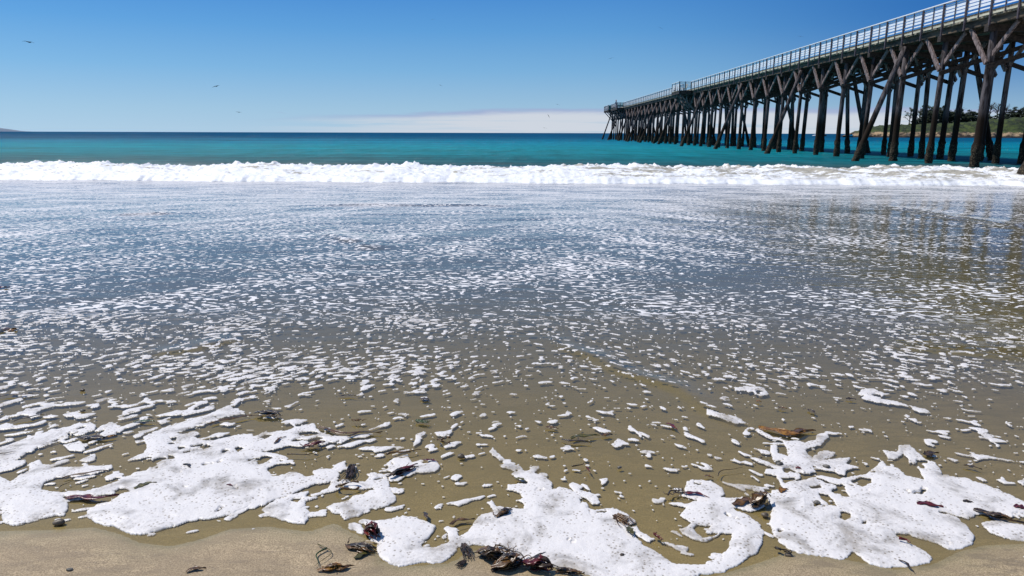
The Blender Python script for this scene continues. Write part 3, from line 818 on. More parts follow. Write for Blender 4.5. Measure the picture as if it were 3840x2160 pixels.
# the T-head at the seaward end, overhanging to the left
HX = 21.6
b3 = bay(HX, X0 - .57, END - 10, END + .4)
railing(HX + .05, -1, END - 10, END + .4, pier)
cross_railing(HX + .05, X1 + .5, END - 10, pier, GREENP, False)
cross_railing(HX + .05, X1 + .5, END + .4, pier)
shift(MB().box(HX + .1, X0 - .7, END - 9.85, END - 9.80, 7.57, 8.65)).build('wind_panel', GREENP, pier)
shift(MB().bar((HX + .3, END - 9.5, 7.05), (X0 - .1, END - 9.5, 3.2), .2, .25)).build('strut', DARKW, pier)

# ---- bench in the lookout bay
bench = empty('bench', (X0 - 1.2, L0 + 2.0, 7.565)); tag(bench, 'pale slatted bench standing in the lookout bay of the pier', 'bench')
mb = MB()
for i in range(4): mb.box(-.22 + i * .12, -.12 + i * .12, -.75, .75, .42, .46)
mb.build('seat', CREAM, bench)
mb = MB()
for i in range(4): mb.bar((.28 + i * .04, -.75, .56 + i * .13), (.28 + i * .04, .75, .56 + i * .13), .03, .10)
mb.build('backrest', CREAM, bench)
for sx_ in (-.18, .22):
    for sy_ in (-.65, .65): MB().box(sx_ - .03, sx_ + .03, sy_ - .03, sy_ + .03, 0, .418).build('leg', DARKW, bench)


# ------------------------------------------------------------------ people
def skin_person(name, joints, edges, m, loc, rz, levels=1):
    me = bpy.data.meshes.new(name); me.from_pydata([j[:3] for j in joints], edges, []); me.update()
    o = bpy.data.objects.new(name, me); C.objects.link(o)
    o.modifiers.new('skin', 'SKIN'); s = o.modifiers.new('sub', 'SUBSURF'); s.levels = levels; s.render_levels = levels
    for v, j in zip(me.skin_vertices[0].data, joints): v.radius = (j[3], j[3] * (j[4] if len(j) > 4 else 1))
    me.skin_vertices[0].data[0].use_root = True
    me.materials.append(m); o.location = loc; o.rotation_euler = (0, 0, rz)
    return o


SKINM = simple('skin', (.42, .25, .17), (.52, .33, .24), 10, .6)
NAVY = simple('navy_cloth', (.015, .025, .09), (.03, .05, .15), 10, .85)
REDM = simple('red_cloth', (.42, .06, .05), (.5, .1, .07), 10, .8)
WETS = simple('dark_wetsuit', (.03, .008, .015), (.07, .015, .03), 10, .5)
BOARDM = simple('pale_board', (.7, .62, .6), (.8, .75, .72), 4, .35)
J = [(0, 0, .95, .13), (0, 0, 1.15, .12), (0, 0, 1.38, .15, .7), (0, 0, 1.50, .06), (0, .01, 1.63, .095), (-.19, 0, 1.40, .06), (-.27, .03, 1.13, .045), (-.2, .24, 1.08, .035), (.19, 0, 1.40, .06), (.27, .03, 1.13, .045), (.2, .24, 1.08, .035),
     (-.09, 0, .86, .085), (-.11, .02, .48, .06), (-.12, -.01, .08, .045), (-.12, .14, .04, .04), (.09, 0, .86, .085), (.11, .02, .48, .06), (.12, -.01, .08, .045), (.12, .14, .04, .04), (0, .02, 1.72, .085)]
E = [(0, 1), (1, 2), (2, 3), (3, 4), (4, 19), (2, 5), (5, 6), (6, 7), (2, 8), (8, 9), (9, 10), (0, 11), (11, 12), (12, 13), (13, 14), (0, 15), (15, 16), (16, 17), (17, 18)]
pp = at(2310.5, 391, E0 + 1.6)
per = skin_person('person', J, E, NAVY, (pp.x, E0 + 1.6, 7.565), .8)
tag(per, 'person in dark blue clothes and a red hat at the pier end railing', 'person')
hat = MB().tube([(0, .02, 1.72), (0, .02, 1.735), (0, .02, 1.74), (0, .02, 1.83), (0, .02, 1.86)], [.19, .19, .12, .11, .03], 12)
hat.build('hat', REDM, per, True)
shirt = MB().tube([(0, 0, 1.0), (0, 0, 1.15), (0, 0, 1.38), (0, 0, 1.46)], [.17, .17, .19, .08], 12); shirt.build('shirt', NAVY, per, True)
MB().tube([(0, .02, 1.52), (0, .02, 1.56), (0, .02, 1.64), (0, .02, 1.72)], [.05, .10, .115, .10], 12).build('face', SKINM, per, True)
sp_ = gp(2902, 525.5, 0.0)
sb = MB().tube([(-1.2, 0, .06), (-1.0, 0, .03), (-.3, 0, .02), (.5, 0, .02), (1.0, 0, .06), (1.3, 0, .14)], [.03, .18, .27, .28, .2, .02], 12)
sb.v = [(x, y, .04 + (z_ - .04) * .18 + max(0, x - .6) ** 2 * .2) for x, y, z_ in sb.v]
so_ = sb.build('surfboard', BOARDM, None, True); so_.location = (sp_.x, sp_.y, .02); so_.rotation_euler = (0, 0, -.3)
tag(so_, 'pale surfboard floating in the blue water beyond the pier piles', 'surfboard')
J2 = [(-.35, 0, .16, .12, .7), (-.1, 0, .17, .12), (.15, 0, .20, .14), (.28, 0, .27, .06), (.4, 0, .34, .10), (.12, .2, .2, .055), (.2, .34, .1, .045), (.4, .36, -.02, .035), (.12, -.2, .2, .055), (.35, -.3, .12, .045), (.55, -.28, -.02, .035),
      (-.45, .09, .15, .08), (-.8, .1, .12, .055), (-1.15, .1, .12, .04), (-.45, -.09, .15, .08), (-.8, -.1, .12, .055), (-1.15, -.1, .12, .04), (.48, 0, .38, .09)]
E2 = [(0, 1), (1, 2), (2, 3), (3, 4), (4, 17), (2, 5), (5, 6), (6, 7), (2, 8), (8, 9), (9, 10), (0, 11), (11, 12), (12, 13), (0, 14), (14, 15), (15, 16)]
s2 = skin_person('person', J2, E2, WETS, (sp_.x, sp_.y, .05), -.3)
tag(s2, 'person in dark wetsuit lying on a surfboard beyond the pier piles', 'person')

# ------------------------------------------------------------------ birds
BIRDM = simple('bird_feathers', (.03, .028, .026), (.07, .06, .055), 5, .8)
birds = [(107, 158, 62, .75, .15, 'largest dark bird gliding high at the far left of the sky'), (810, 324, 70, .55, -.2, 'dark bird with spread wings high over the breaker, left of centre'),
         (895, 421, 75, .5, .1, 'dark bird gliding just above the left end of the cloud band'), (1652, 320, 80, .35, .3, 'small dark bird halfway down the sky at mid picture'),
         (1622, 73, 80, .3, -.1, 'tiny bird near the top edge at mid picture'), (2477, 105, 80, .35, .4, 'tiny bird high up right of mid picture'), (2290, 219, 75, .4, -.3, 'small bird in the sky above the seaward end of the pier'),
         (2091, 392, 90, .35, .2, 'tiny bird just above the clouds left of the pier end'), (2057, 435, 90, .4, .9, 'tiny banking bird in front of the clouds left of the pier end'), (3002, 137, 70, .35, .1, 'tiny bird in deep blue sky above the middle of the pier'),
         (2042, 480, 90, .35, .3, 'lowest tiny bird close above the horizon left of the pier end')]
for i, (px, py, Y, wsp, bank, lab) in enumerate(birds):
    b = empty('seabird', at(px, py, Y)); b.rotation_euler = (random.uniform(-.2, .2), bank, random.uniform(-.5, .5) + (1.2 if i == 8 else 0))
    tag(b, lab, 'bird', 'seabirds in the sky')
    s_ = wsp * .68
    MB().tube([(0, -.42 * s_, 0), (0, -.3 * s_, 0), (0, -.05 * s_, .01), (0, .22 * s_, .01), (0, .33 * s_, .03), (0, .42 * s_, .02), (0, .5 * s_, .0)], [.05 * s_, .03 * s_, .085 * s_, .07 * s_, .04 * s_, .045 * s_, .008 * s_], 8).build('body', BIRDM, b, True)
    for sg in (-1, 1):
        vs = []; fs = []
        prof_ = [(0.05, .16, -.12, .03), (.35, .15, -.10, .10), (.62, .16, -.03, .11), (.95, .04, -.02, .04), (1.12, -.04, -.07, -.02)]
        for (a, f0, f1, zz) in prof_:
            for th_ in (.012, -.012): vs += [(sg * a * s_, f0 * s_, (zz + th_) * s_), (sg * a * s_, f1 * s_, (zz + th_) * s_)]
        for q in range(len(prof_) - 1):
            o_ = q * 4; p_ = o_ + 4
            fs += [(o_, o_ + 1, p_ + 1, p_), (o_ + 2, p_ + 2, p_ + 3, o_ + 3), (o_, p_, p_ + 2, o_ + 2), (o_ + 1, o_ + 3, p_ + 3, p_ + 1)]
        mesh_obj('wing', vs, fs, BIRDM, b, True)

# ------------------------------------------------------------------ headland, rocks, far hill
def land_material():
    m, t, out = mat('headland_ground')
    ge = t.new('ShaderNodeNewGeometry'); pos = ge.outputs['Position']; z = t.new('ShaderNodeSeparateXYZ', {0: pos}).outputs[2]
    nz = t.new('ShaderNodeSeparateXYZ', {0: ge.outputs['Normal']}).outputs[2]
    n = t.noise(pos, .35, 6, .65, .5).outputs[0]; n2 = t.noise(t.mapv(pos, (.35, .35, .7)), 1.0, 4, .7).outputs[0]
    n3 = t.noise(pos, 1.2, 4, .7).outputs[0]
    g = t.mix(t.step(n, .38, .62), (.006, .016, .003), (.050, .075, .010))
    g = t.mix(t.math('MULTIPLY', t.step(n3, .55, .68), .5), g, (.11, .095, .03))
    r = t.mix(t.step(n2, .40, .60), (.03, .02, .014), (.42, .29, .17))
    zz = t.math('ADD', z, t.math('MULTIPLY', t.math('SUBTRACT', n, .5), 4.0))
    f = t.step(zz, 2.0, 2.7)
    c = t.mix(f, r, g)
    c = t.mix(t.step(z, .9, .4), c, (.018, .013, .010))
    p = principled(t, out, Roughness=.9)
    t.l.new(c, p.inputs['Base Color']); t.l.new(t.bump(n3, .8, .4), p.inputs['Normal'])
    return m


DH = 350.0
hx = np.linspace((3190 - 1965) / F * DH, 470, 420); hy = np.linspace(DH - 14, DH + 160, 130)
Yg, Xg = np.meshgrid(hy, hx, indexing='ij')
xp = 1965 + Xg / Yg * F
top = np.interp(xp, [3105, 3145, 3185, 3250, 3340, 3400, 3480, 3560, 3640, 3720, 3840, 4300], [0, 1.4, 3.4, 5.3, 5.8, 6.0, 6.5, 7.2, 8.2, 9.2, 10, 13])
front = DH - 4 + 5 * fbm(Xg * .05, Xg * 0, 3, 91) + np.clip((3300 - xp) * .10, 0, 12) + 3 * perlin(Xg * .2, Xg * 0 + 3, 92)
d = Yg - front
z = (np.minimum(top, 2.4) * sstep(d, -.6, 2.2) + np.maximum(top - 2.4, 0) * sstep(d, 2, 20)) + (d > 0) * (1.3 * fbm(Xg * .12, Yg * .12, 4, 93) + .9 * fbm(Xg * .5, Yg * .5, 3, 94)) * sstep(top, 0, 3) - 1.2 * (1 - sstep(d, -1.5, .5)) - (1 - sstep(top, 0, .8)) * 3
tag(grid_obj('headland_terrain', Xg, Yg, z, land_material()), 'green headland with low tan cliffs beyond the pier', kind='structure')

ROCK = simple('dark_rock', (.018, .015, .013), (.06, .05, .04), 1.5, .9, (1, 1, 1), .8, .2)


def rock(px, py, wpx, hpx, Y, lab):
    c = at(px, py, Y); sc = Y / F
    bm = bmesh.new(); bmesh.ops.create_icosphere(bm, subdivisions=4, radius=1)
    for v in bm.verts:
        n_ = v.co.copy(); q = 1 + .35 * float(perlin(np.array([n_.x * 2 + px]), np.array([n_.y * 2 + n_.z * 2.5]), 9)[0]) + .18 * float(perlin(np.array([n_.x * 5 + px]), np.array([n_.y * 5 + n_.z * 6]), 10)[0])
        v.co = Vector((n_.x * wpx * sc / 2 * q, n_.y * wpx * sc / 2.5 * q, n_.z * hpx * sc * q))
    me = bpy.data.meshes.new('rock'); bm.to_mesh(me); bm.free(); me.materials.append(ROCK)
    o = bpy.data.objects.new('rock', me); C.objects.link(o); o.location = (c.x, Y, 0)
    tag(o, lab, 'rock', 'rocks in the sea off the headland')


rock(3092, 503, 15, 5.5, 520, 'dark pointed rock in the sea, farthest left of the headland')
rock(3147, 503, 14, 4, 500, 'low dark rock between the pointed rock and the headland')
rock(3162, 504, 22, 2.6, 480, 'flat dark reef rock nearest the tip of the headland')
# far surf off the point
mb = MB()
pts = [at(x, 505, 560) for x in (3046, 3052, 3060, 3070)]
mb.tube([(p.x, 560, .15) for p in pts], [.1, .5, .75, .1], 8)
tag(mb.build('surf', simple('surf_white', (.8, .8, .8), (.9, .9, .9)), None, True), 'small white surf breaking far off beyond the pier', kind='stuff')

# far island hill on the horizon at the left
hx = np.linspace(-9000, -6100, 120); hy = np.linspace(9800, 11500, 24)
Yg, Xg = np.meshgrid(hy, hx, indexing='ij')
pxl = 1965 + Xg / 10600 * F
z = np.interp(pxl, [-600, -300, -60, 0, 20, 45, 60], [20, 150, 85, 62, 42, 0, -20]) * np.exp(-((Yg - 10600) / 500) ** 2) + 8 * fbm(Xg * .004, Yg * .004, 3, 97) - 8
tag(grid_obj('far_hill', Xg, Yg, z, simple('hill_haze_blue', (.16, .21, .27), (.19, .24, .30), .002)), 'faint blue hill on the horizon at the left', kind='structure')  # distance haze is put into the hill's grey-blue base colour

# ---- headland trees
LEAF = {}
for nm, a, b_ in (('cypress_leaves', (.006, .014, .007), (.026, .042, .016)), ('pine_leaves', (.02, .03, .012), (.06, .075, .03)), ('grey_twigs', (.045, .038, .03), (.10, .085, .06))):
    LEAF[nm] = simple(nm, a, b_, .8, .9, (1, 1, 1), 0)
BARK = simple('bark', (.03, .024, .02), (.09, .075, .06), 2, .9, (3, 3, 1))


def tree(px, py_base, py_top, wpx, Y, kind, lab, grp):
    b = at(px, py_base, Y); tp = at(px, py_top - (5 if kind == 'dense' else 0), Y); h = tp.z - b.z; wd = wpx * Y / F
    b.z -= 1.2 if kind == 'dense' else .6
    root = empty({'dense': 'cypress_tree', 'sparse': 'pine_tree', 'bare': 'bare_tree'}[kind], b); tag(root, lab, 'tree', grp)
    tr = MB(); rnd = random
    lean = rnd.uniform(-.08, .08) * h
    tr.tube([(0, 0, -1), (lean * .3, 0, h * .3), (lean * .8, 0, h * .65), (lean, 0, h * .93)], [h * .035, h * .028, h * .018, h * .004], 8)
    tips = []
    nl = {'dense': 9, 'sparse': 12, 'bare': 15}[kind]
    for i in range(nl):
        z0 = h * rnd.uniform(.25, .75); an = rnd.uniform(0, 6.28); L = wd * .5 * rnd.uniform(.6, 1.05) * (1.1 - .35 * z0 / h)
        up = h * rnd.uniform(.12, .30) if kind != 'dense' else h * rnd.uniform(.02, .22)
        p0 = Vector((lean * z0 / h, 0, z0)); p2 = p0 + Vector((math.cos(an) * L, math.sin(an) * L, up)); p2.z = min(p2.z, h * .98)
        p1 = p0.lerp(p2, .5) + Vector((0, 0, h * .03))
        tr.tube([p0, p1, p2], [h * .014, h * .009, h * .003], 5)
        tips += [p2, p0.lerp(p2, .7)]
        if kind != 'dense':
            for _ in range(5):
                q0 = p0.lerp(p2, rnd.uniform(.35, .95)); q1 = q0 + Vector((rnd.uniform(-1, 1), rnd.uniform(-1, 1), rnd.uniform(.1, 1.1))) * h * .11
                tr.tube([q0, q1], [h * .006, h * .002], 4); tips.append(q1)
    tr.build('trunk', BARK, root, True)
    vs = []; fs = []
    tips.append(Vector((lean, 0, h * .9)))
    ncl, per_, cr, sz = {'dense': (80, 90, .10, .032), 'sparse': (34, 45, .07, .016), 'bare': (45, 22, .06, .009)}[kind]
    cl = []
    for i in range(ncl):
        if kind == 'dense':
            a_ = rnd.uniform(0, 6.28); r_ = math.sqrt(rnd.random()) * wd * .46; zz = h * (.10 + .85 * rnd.random() * (1 - (r_ / (wd * .5)) ** 2 * .6))
            cl.append(Vector((lean + math.cos(a_) * r_, math.sin(a_) * r_, zz)))
        else: cl.append(rnd.choice(tips) + Vector((rnd.gauss(0, .02) * h, rnd.gauss(0, .02) * h, rnd.gauss(0, .015) * h)))
    for c_ in cl:
        R_ = h * cr * rnd.uniform(.6, 1.3)
        for _ in range(per_):
            o_ = Vector((rnd.gauss(0, 1), rnd.gauss(0, 1), rnd.gauss(0, .55))) * R_ * .55
            u_ = Vector((rnd.gauss(0, 1), rnd.gauss(0, 1), rnd.gauss(0, .6))).normalized(); v_ = u_.orthogonal().normalized()
            s_ = h * sz * rnd.uniform(.6, 1.5); p_ = c_ + o_; k_ = len(vs)
            vs += [p_ - u_ * s_, p_ + v_ * s_ * .6, p_ + u_ * s_, p_ - v_ * s_ * .6]; fs.append((k_, k_ + 1, k_ + 2, k_ + 3))
    mesh_obj('crown', vs, fs, LEAF[{'dense': 'cypress_leaves', 'sparse': 'pine_leaves', 'bare': 'grey_twigs'}[kind]], root)
    return root


TG = 'trees on the headland'
for a in [(3408, 470, 399, 44, 372, 'sparse', 'thin open pine, leftmost of the headland trees'), (3446, 468, 392, 46, 376, 'sparse', 'thin open pine second from the left on the headland'),
          (3438, 470, 432, 44, 368, 'dense', 'low dark bushy cypress in front of the two leftmost pines'), (3490, 466, 388, 58, 380, 'dense', 'dark cypress right of the two thin pines'), (3535, 464, 385, 66, 384, 'dense', 'tallest dense dark cypress in the middle of the grove'),
          (3585, 462, 394, 62, 380, 'dense', 'broad dark cypress right of the tallest one'), (3632, 460, 402, 56, 378, 'dense', 'rounded dark cypress left of the leafless trees'),
          (3680, 452, 380, 34, 384, 'bare', 'leafless grey tree, first right of the cypress grove'), (3706, 450, 378, 36, 390, 'bare', 'tall leafless grey tree with forked crown'), (3738, 448, 376, 42, 386, 'bare', 'tallest leafless tree on the crest of the headland'),
          (3768, 446, 384, 34, 382, 'bare', 'leafless tree just left of the dark trees at the right edge'), (3690, 452, 420, 60, 376, 'dense', 'low dark scrub cypress at the foot of the leafless trees'), (3750, 448, 420, 56, 374, 'dense', 'squat dark cypress under the tallest leafless tree'),
          (3800, 446, 396, 54, 380, 'dense', 'dark cypress near the right edge of the picture'), (3842, 444, 390, 60, 378, 'dense', 'dark cypress cut by the right edge of the picture'), (3895, 444, 392, 64, 384, 'dense', 'dark cypress farthest right on the headland')]:
    tree(*a, TG)

# ------------------------------------------------------------------ seaweed, stones
def weed_mat(name, c0, c1, rough=.28):
    m, t, out = mat(name)
    pos = t.new('ShaderNodeNewGeometry').outputs['Position']
    n = t.noise(pos, 45, 4, .65, .5).outputs[0]
    p = principled(t, out, Roughness=rough); t.l.new(t.mix(t.step(n, .38, .66), c0, c1), p.inputs['Base Color'])
    t.l.new(t.bump(n, .5, .004), p.inputs['Normal'])
    return m


W = {'dark': weed_mat('kelp_dark', (.014, .009, .005), (.085, .050, .024), .35), 'red': weed_mat('weed_red', (.05, .006, .006), (.16, .022, .016)), 'brown': weed_mat('kelp_brown', (.055, .026, .008), (.17, .085, .022)),
     'gold': weed_mat('kelp_gold', (.13, .052, .008), (.34, .16, .025)), 'olive': weed_mat('kelp_olive', (.05, .045, .010), (.13, .11, .025)), 'green': weed_mat('weed_green', (.02, .045, .012), (.06, .10, .03)),
     'stone': weed_mat('stone_grey', (.07, .062, .05), (.22, .20, .17), .6), 'bstone': weed_mat('stone_brown', (.05, .035, .022), (.17, .13, .085), .45), 'tan': weed_mat('weed_tan', (.20, .14, .07), (.42, .32, .19), .4)}
sz1 = lambda x, y: float(max(sand_z(np.array([x]), np.array([y]))[0], -.004))


def strip(mb, a, b, wd, bend=0.0, lift=.012, n=14, twist=.0, ruf=.25):
    """a ruffled blade of kelp from a to b lying on the ground, with thickness"""
    a = Vector(a); b = Vector(b); d = (b - a); L = d.length; d.normalize(); s = Vector((-d.y, d.x, 0)); vs = []
    ph = random.uniform(0, 6.28)
    cols = 5
    for side in (1, -1):
        for i in range(n + 1):
            q = i / n; c = a + d * L * q + s * (math.sin(q * math.pi) * bend * L + .04 * L * math.sin(q * 9 + ph)) 
            w_ = wd * .5 * (math.sin(min(1, q * 1.15 + .08) * math.pi) ** .6) + wd * .04
            for j in range(cols):
                v_ = (j / (cols - 1) - .5) * 2
                zz = lift * (.45 + .55 * math.sin(q * math.pi)) + wd * ruf * (math.sin(q * 15 + ph + v_ * 1.7) * abs(v_) * .5 + .25 * v_ * math.sin(ph + q * 3)) + side * .0012
                vs.append(c + s * w_ * v_ * (1 + .15 * math.sin(q * 21 + ph)) + Vector((0, 0, max(zz, .001 * side + .001))))
    fs = []; N = (n + 1) * cols
    for i in range(n):
        for j in range(cols - 1):
            k_ = i * cols + j; fs.append((k_, k_ + 1, k_ + cols + 1, k_ + cols)); fs.append((N + k_, N + k_ + cols, N + k_ + cols + 1, N + k_ + 1))
    for i in range(n):
        for j in (0, cols - 1):
            k_ = i * cols + j; fs.append((k_, k_ + cols, N + k_ + cols, N + k_))
    mb.add(vs, fs); return mb


def stem(mb, a, b, r, bend=.15, lift=.006, wig=.05):
    a = Vector(a); b = Vector(b); d = b - a; L = d.length; d.normalize(); s = Vector((-d.y, d.x, 0)); ph = random.uniform(0, 6)
    pts = [a + d * L * q + s * (math.sin(q * math.pi) * bend * L + wig * L * math.sin(q * 8 + ph)) + Vector((0, 0, lift + r)) for q in [i / 10 for i in range(11)]]
    mb.tube(pts, [r * (1.1 - .8 * i / 10) for i in range(11)], 6); return mb


def place(px, py):
    p = gp(px, py); p.z = sz1(p.x, p.y) + .002
    if p.z < .001: p.z = .001
    if p.y > float(np.interp(p.x, EX, EY)): p.z += .006
    return p


def weed(kind, x0, y0, x1, y1, wpx, colr, lab, bend=.12, colr2=None):
    a = place(x0, y0); b = place(x1, y1); c = (a + b) / 2; sc = c.y / F * 1.02; wd = wpx * sc * 1.25
    la, lb = a - c, b - c; L = (b - a).length
    name = {'strap': 'kelp', 'leaf': 'seaweed', 'twig': 'seaweed', 'net': 'ribbed_seaweed', 'loop': 'curled_kelp', 'tangle': 'kelp_tangle', 'branch': 'branching_seaweed', 'stone': 'stone'}[kind]
    cat = {'stone': 'stone'}.get(kind, 'seaweed')
    m = W[colr]; m2 = W[colr2 or colr]
    if kind in ('strap', 'leaf'):
        o = strip(MB(), la, lb, wd, bend, .009 if kind == 'strap' else .006, 16, 0, .17).build(name, m, None, True)
    elif kind == 'twig':
        o = stem(MB(), la, lb, max(wd * .5, .0022), bend).build(name, m, None, True)
    elif kind == 'stone':
        bm = bmesh.new(); bmesh.ops.create_icosphere(bm, subdivisions=3, radius=1); r = L / 2
        for v in bm.verts:
            q = 1 + .22 * math.sin(v.co.x * 2.3 + px_seed[0]) * math.cos(v.co.y * 2.1 + px_seed[0] * 1.7)
            v.co = Vector((v.co.x * r * q, v.co.y * r * .75 * q, v.co.z * r * .5 * q + r * .12))
        px_seed[0] += 1.3
        me = bpy.data.meshes.new(name); bm.to_mesh(me); bm.free(); me.materials.append(m)
        me.polygons.foreach_set('use_smooth', [True] * len(me.polygons))
        o = bpy.data.objects.new(name, me); C.objects.link(o)
    elif kind == 'net':
        mb = MB(); d = (lb - la); s = Vector((-d.y, d.x, 0)).normalized()
        for i in range(9):
            v_ = (i / 8 - .5) * 2
            stem(mb, la + s * wd * .18 * v_, lb + s * wd * .5 * v_ * random.uniform(.8, 1.1), .0028, .05 * v_, .006, .03)
        strip(mb, la, la.lerp(lb, .9), wd * .6, 0, .004)
        o = mb.build(name, m, None, True)
    elif kind == 'loop':
        mb = MB(); n = 22; pts = []
        for i in range(n):
            an = .5 + i / (n - 1) * 5.4; pts.append(Vector((math.cos(an) * L / 2, math.sin(an) * wd * 1.1, .012 + .008 * math.sin(an * 2))))
        rz = math.atan2(lb.y - la.y, lb.x - la.x); pts = [Matrix.Rotation(rz, 3, 'Z') @ p for p in pts]
        mb.tube(pts, [.007 * (.6 + .4 * math.sin(i * 1.3)) for i in range(n)], 6)
        o = mb.build(name, m, None, True)
    else:
        o = empty(name, c)
        nb_ = (6 if wpx < 30 else 15) if kind == 'tangle' else 3
        for i in range(nb_):
            q = random.uniform(.0, .35); j = Vector((random.uniform(-.12, .12) * L, random.uniform(-.5, .5) * wd, 0))
            if kind == 'tangle': strip(MB(), la.lerp(lb, q) + j, la.lerp(lb, q + random.uniform(.45, .75)) - j, wd * random.uniform(.45, .85), random.uniform(-.18, .18), .006 + .0035 * i, 12, 0, .16).build('blade', m if i % 2 else m2, o, True)
        for i in range(2 if kind == 'tangle' else 10):
            an = random.uniform(0, 6.28); q = random.random(); st_ = la.lerp(lb, q); ln = L * random.uniform(.18, .4)
            stem(MB(), st_, st_ + Vector((math.cos(an) * ln, math.sin(an) * ln, .01)), .0028, random.uniform(-.35, .35), .008, .12).build('stem', m2, o, True)
        if kind == 'branch': stem(MB(), la, lb, .0045, bend, .01, .08).build('stem', m, o, True)
    o.location = c; tag(o, lab, cat)
    return o


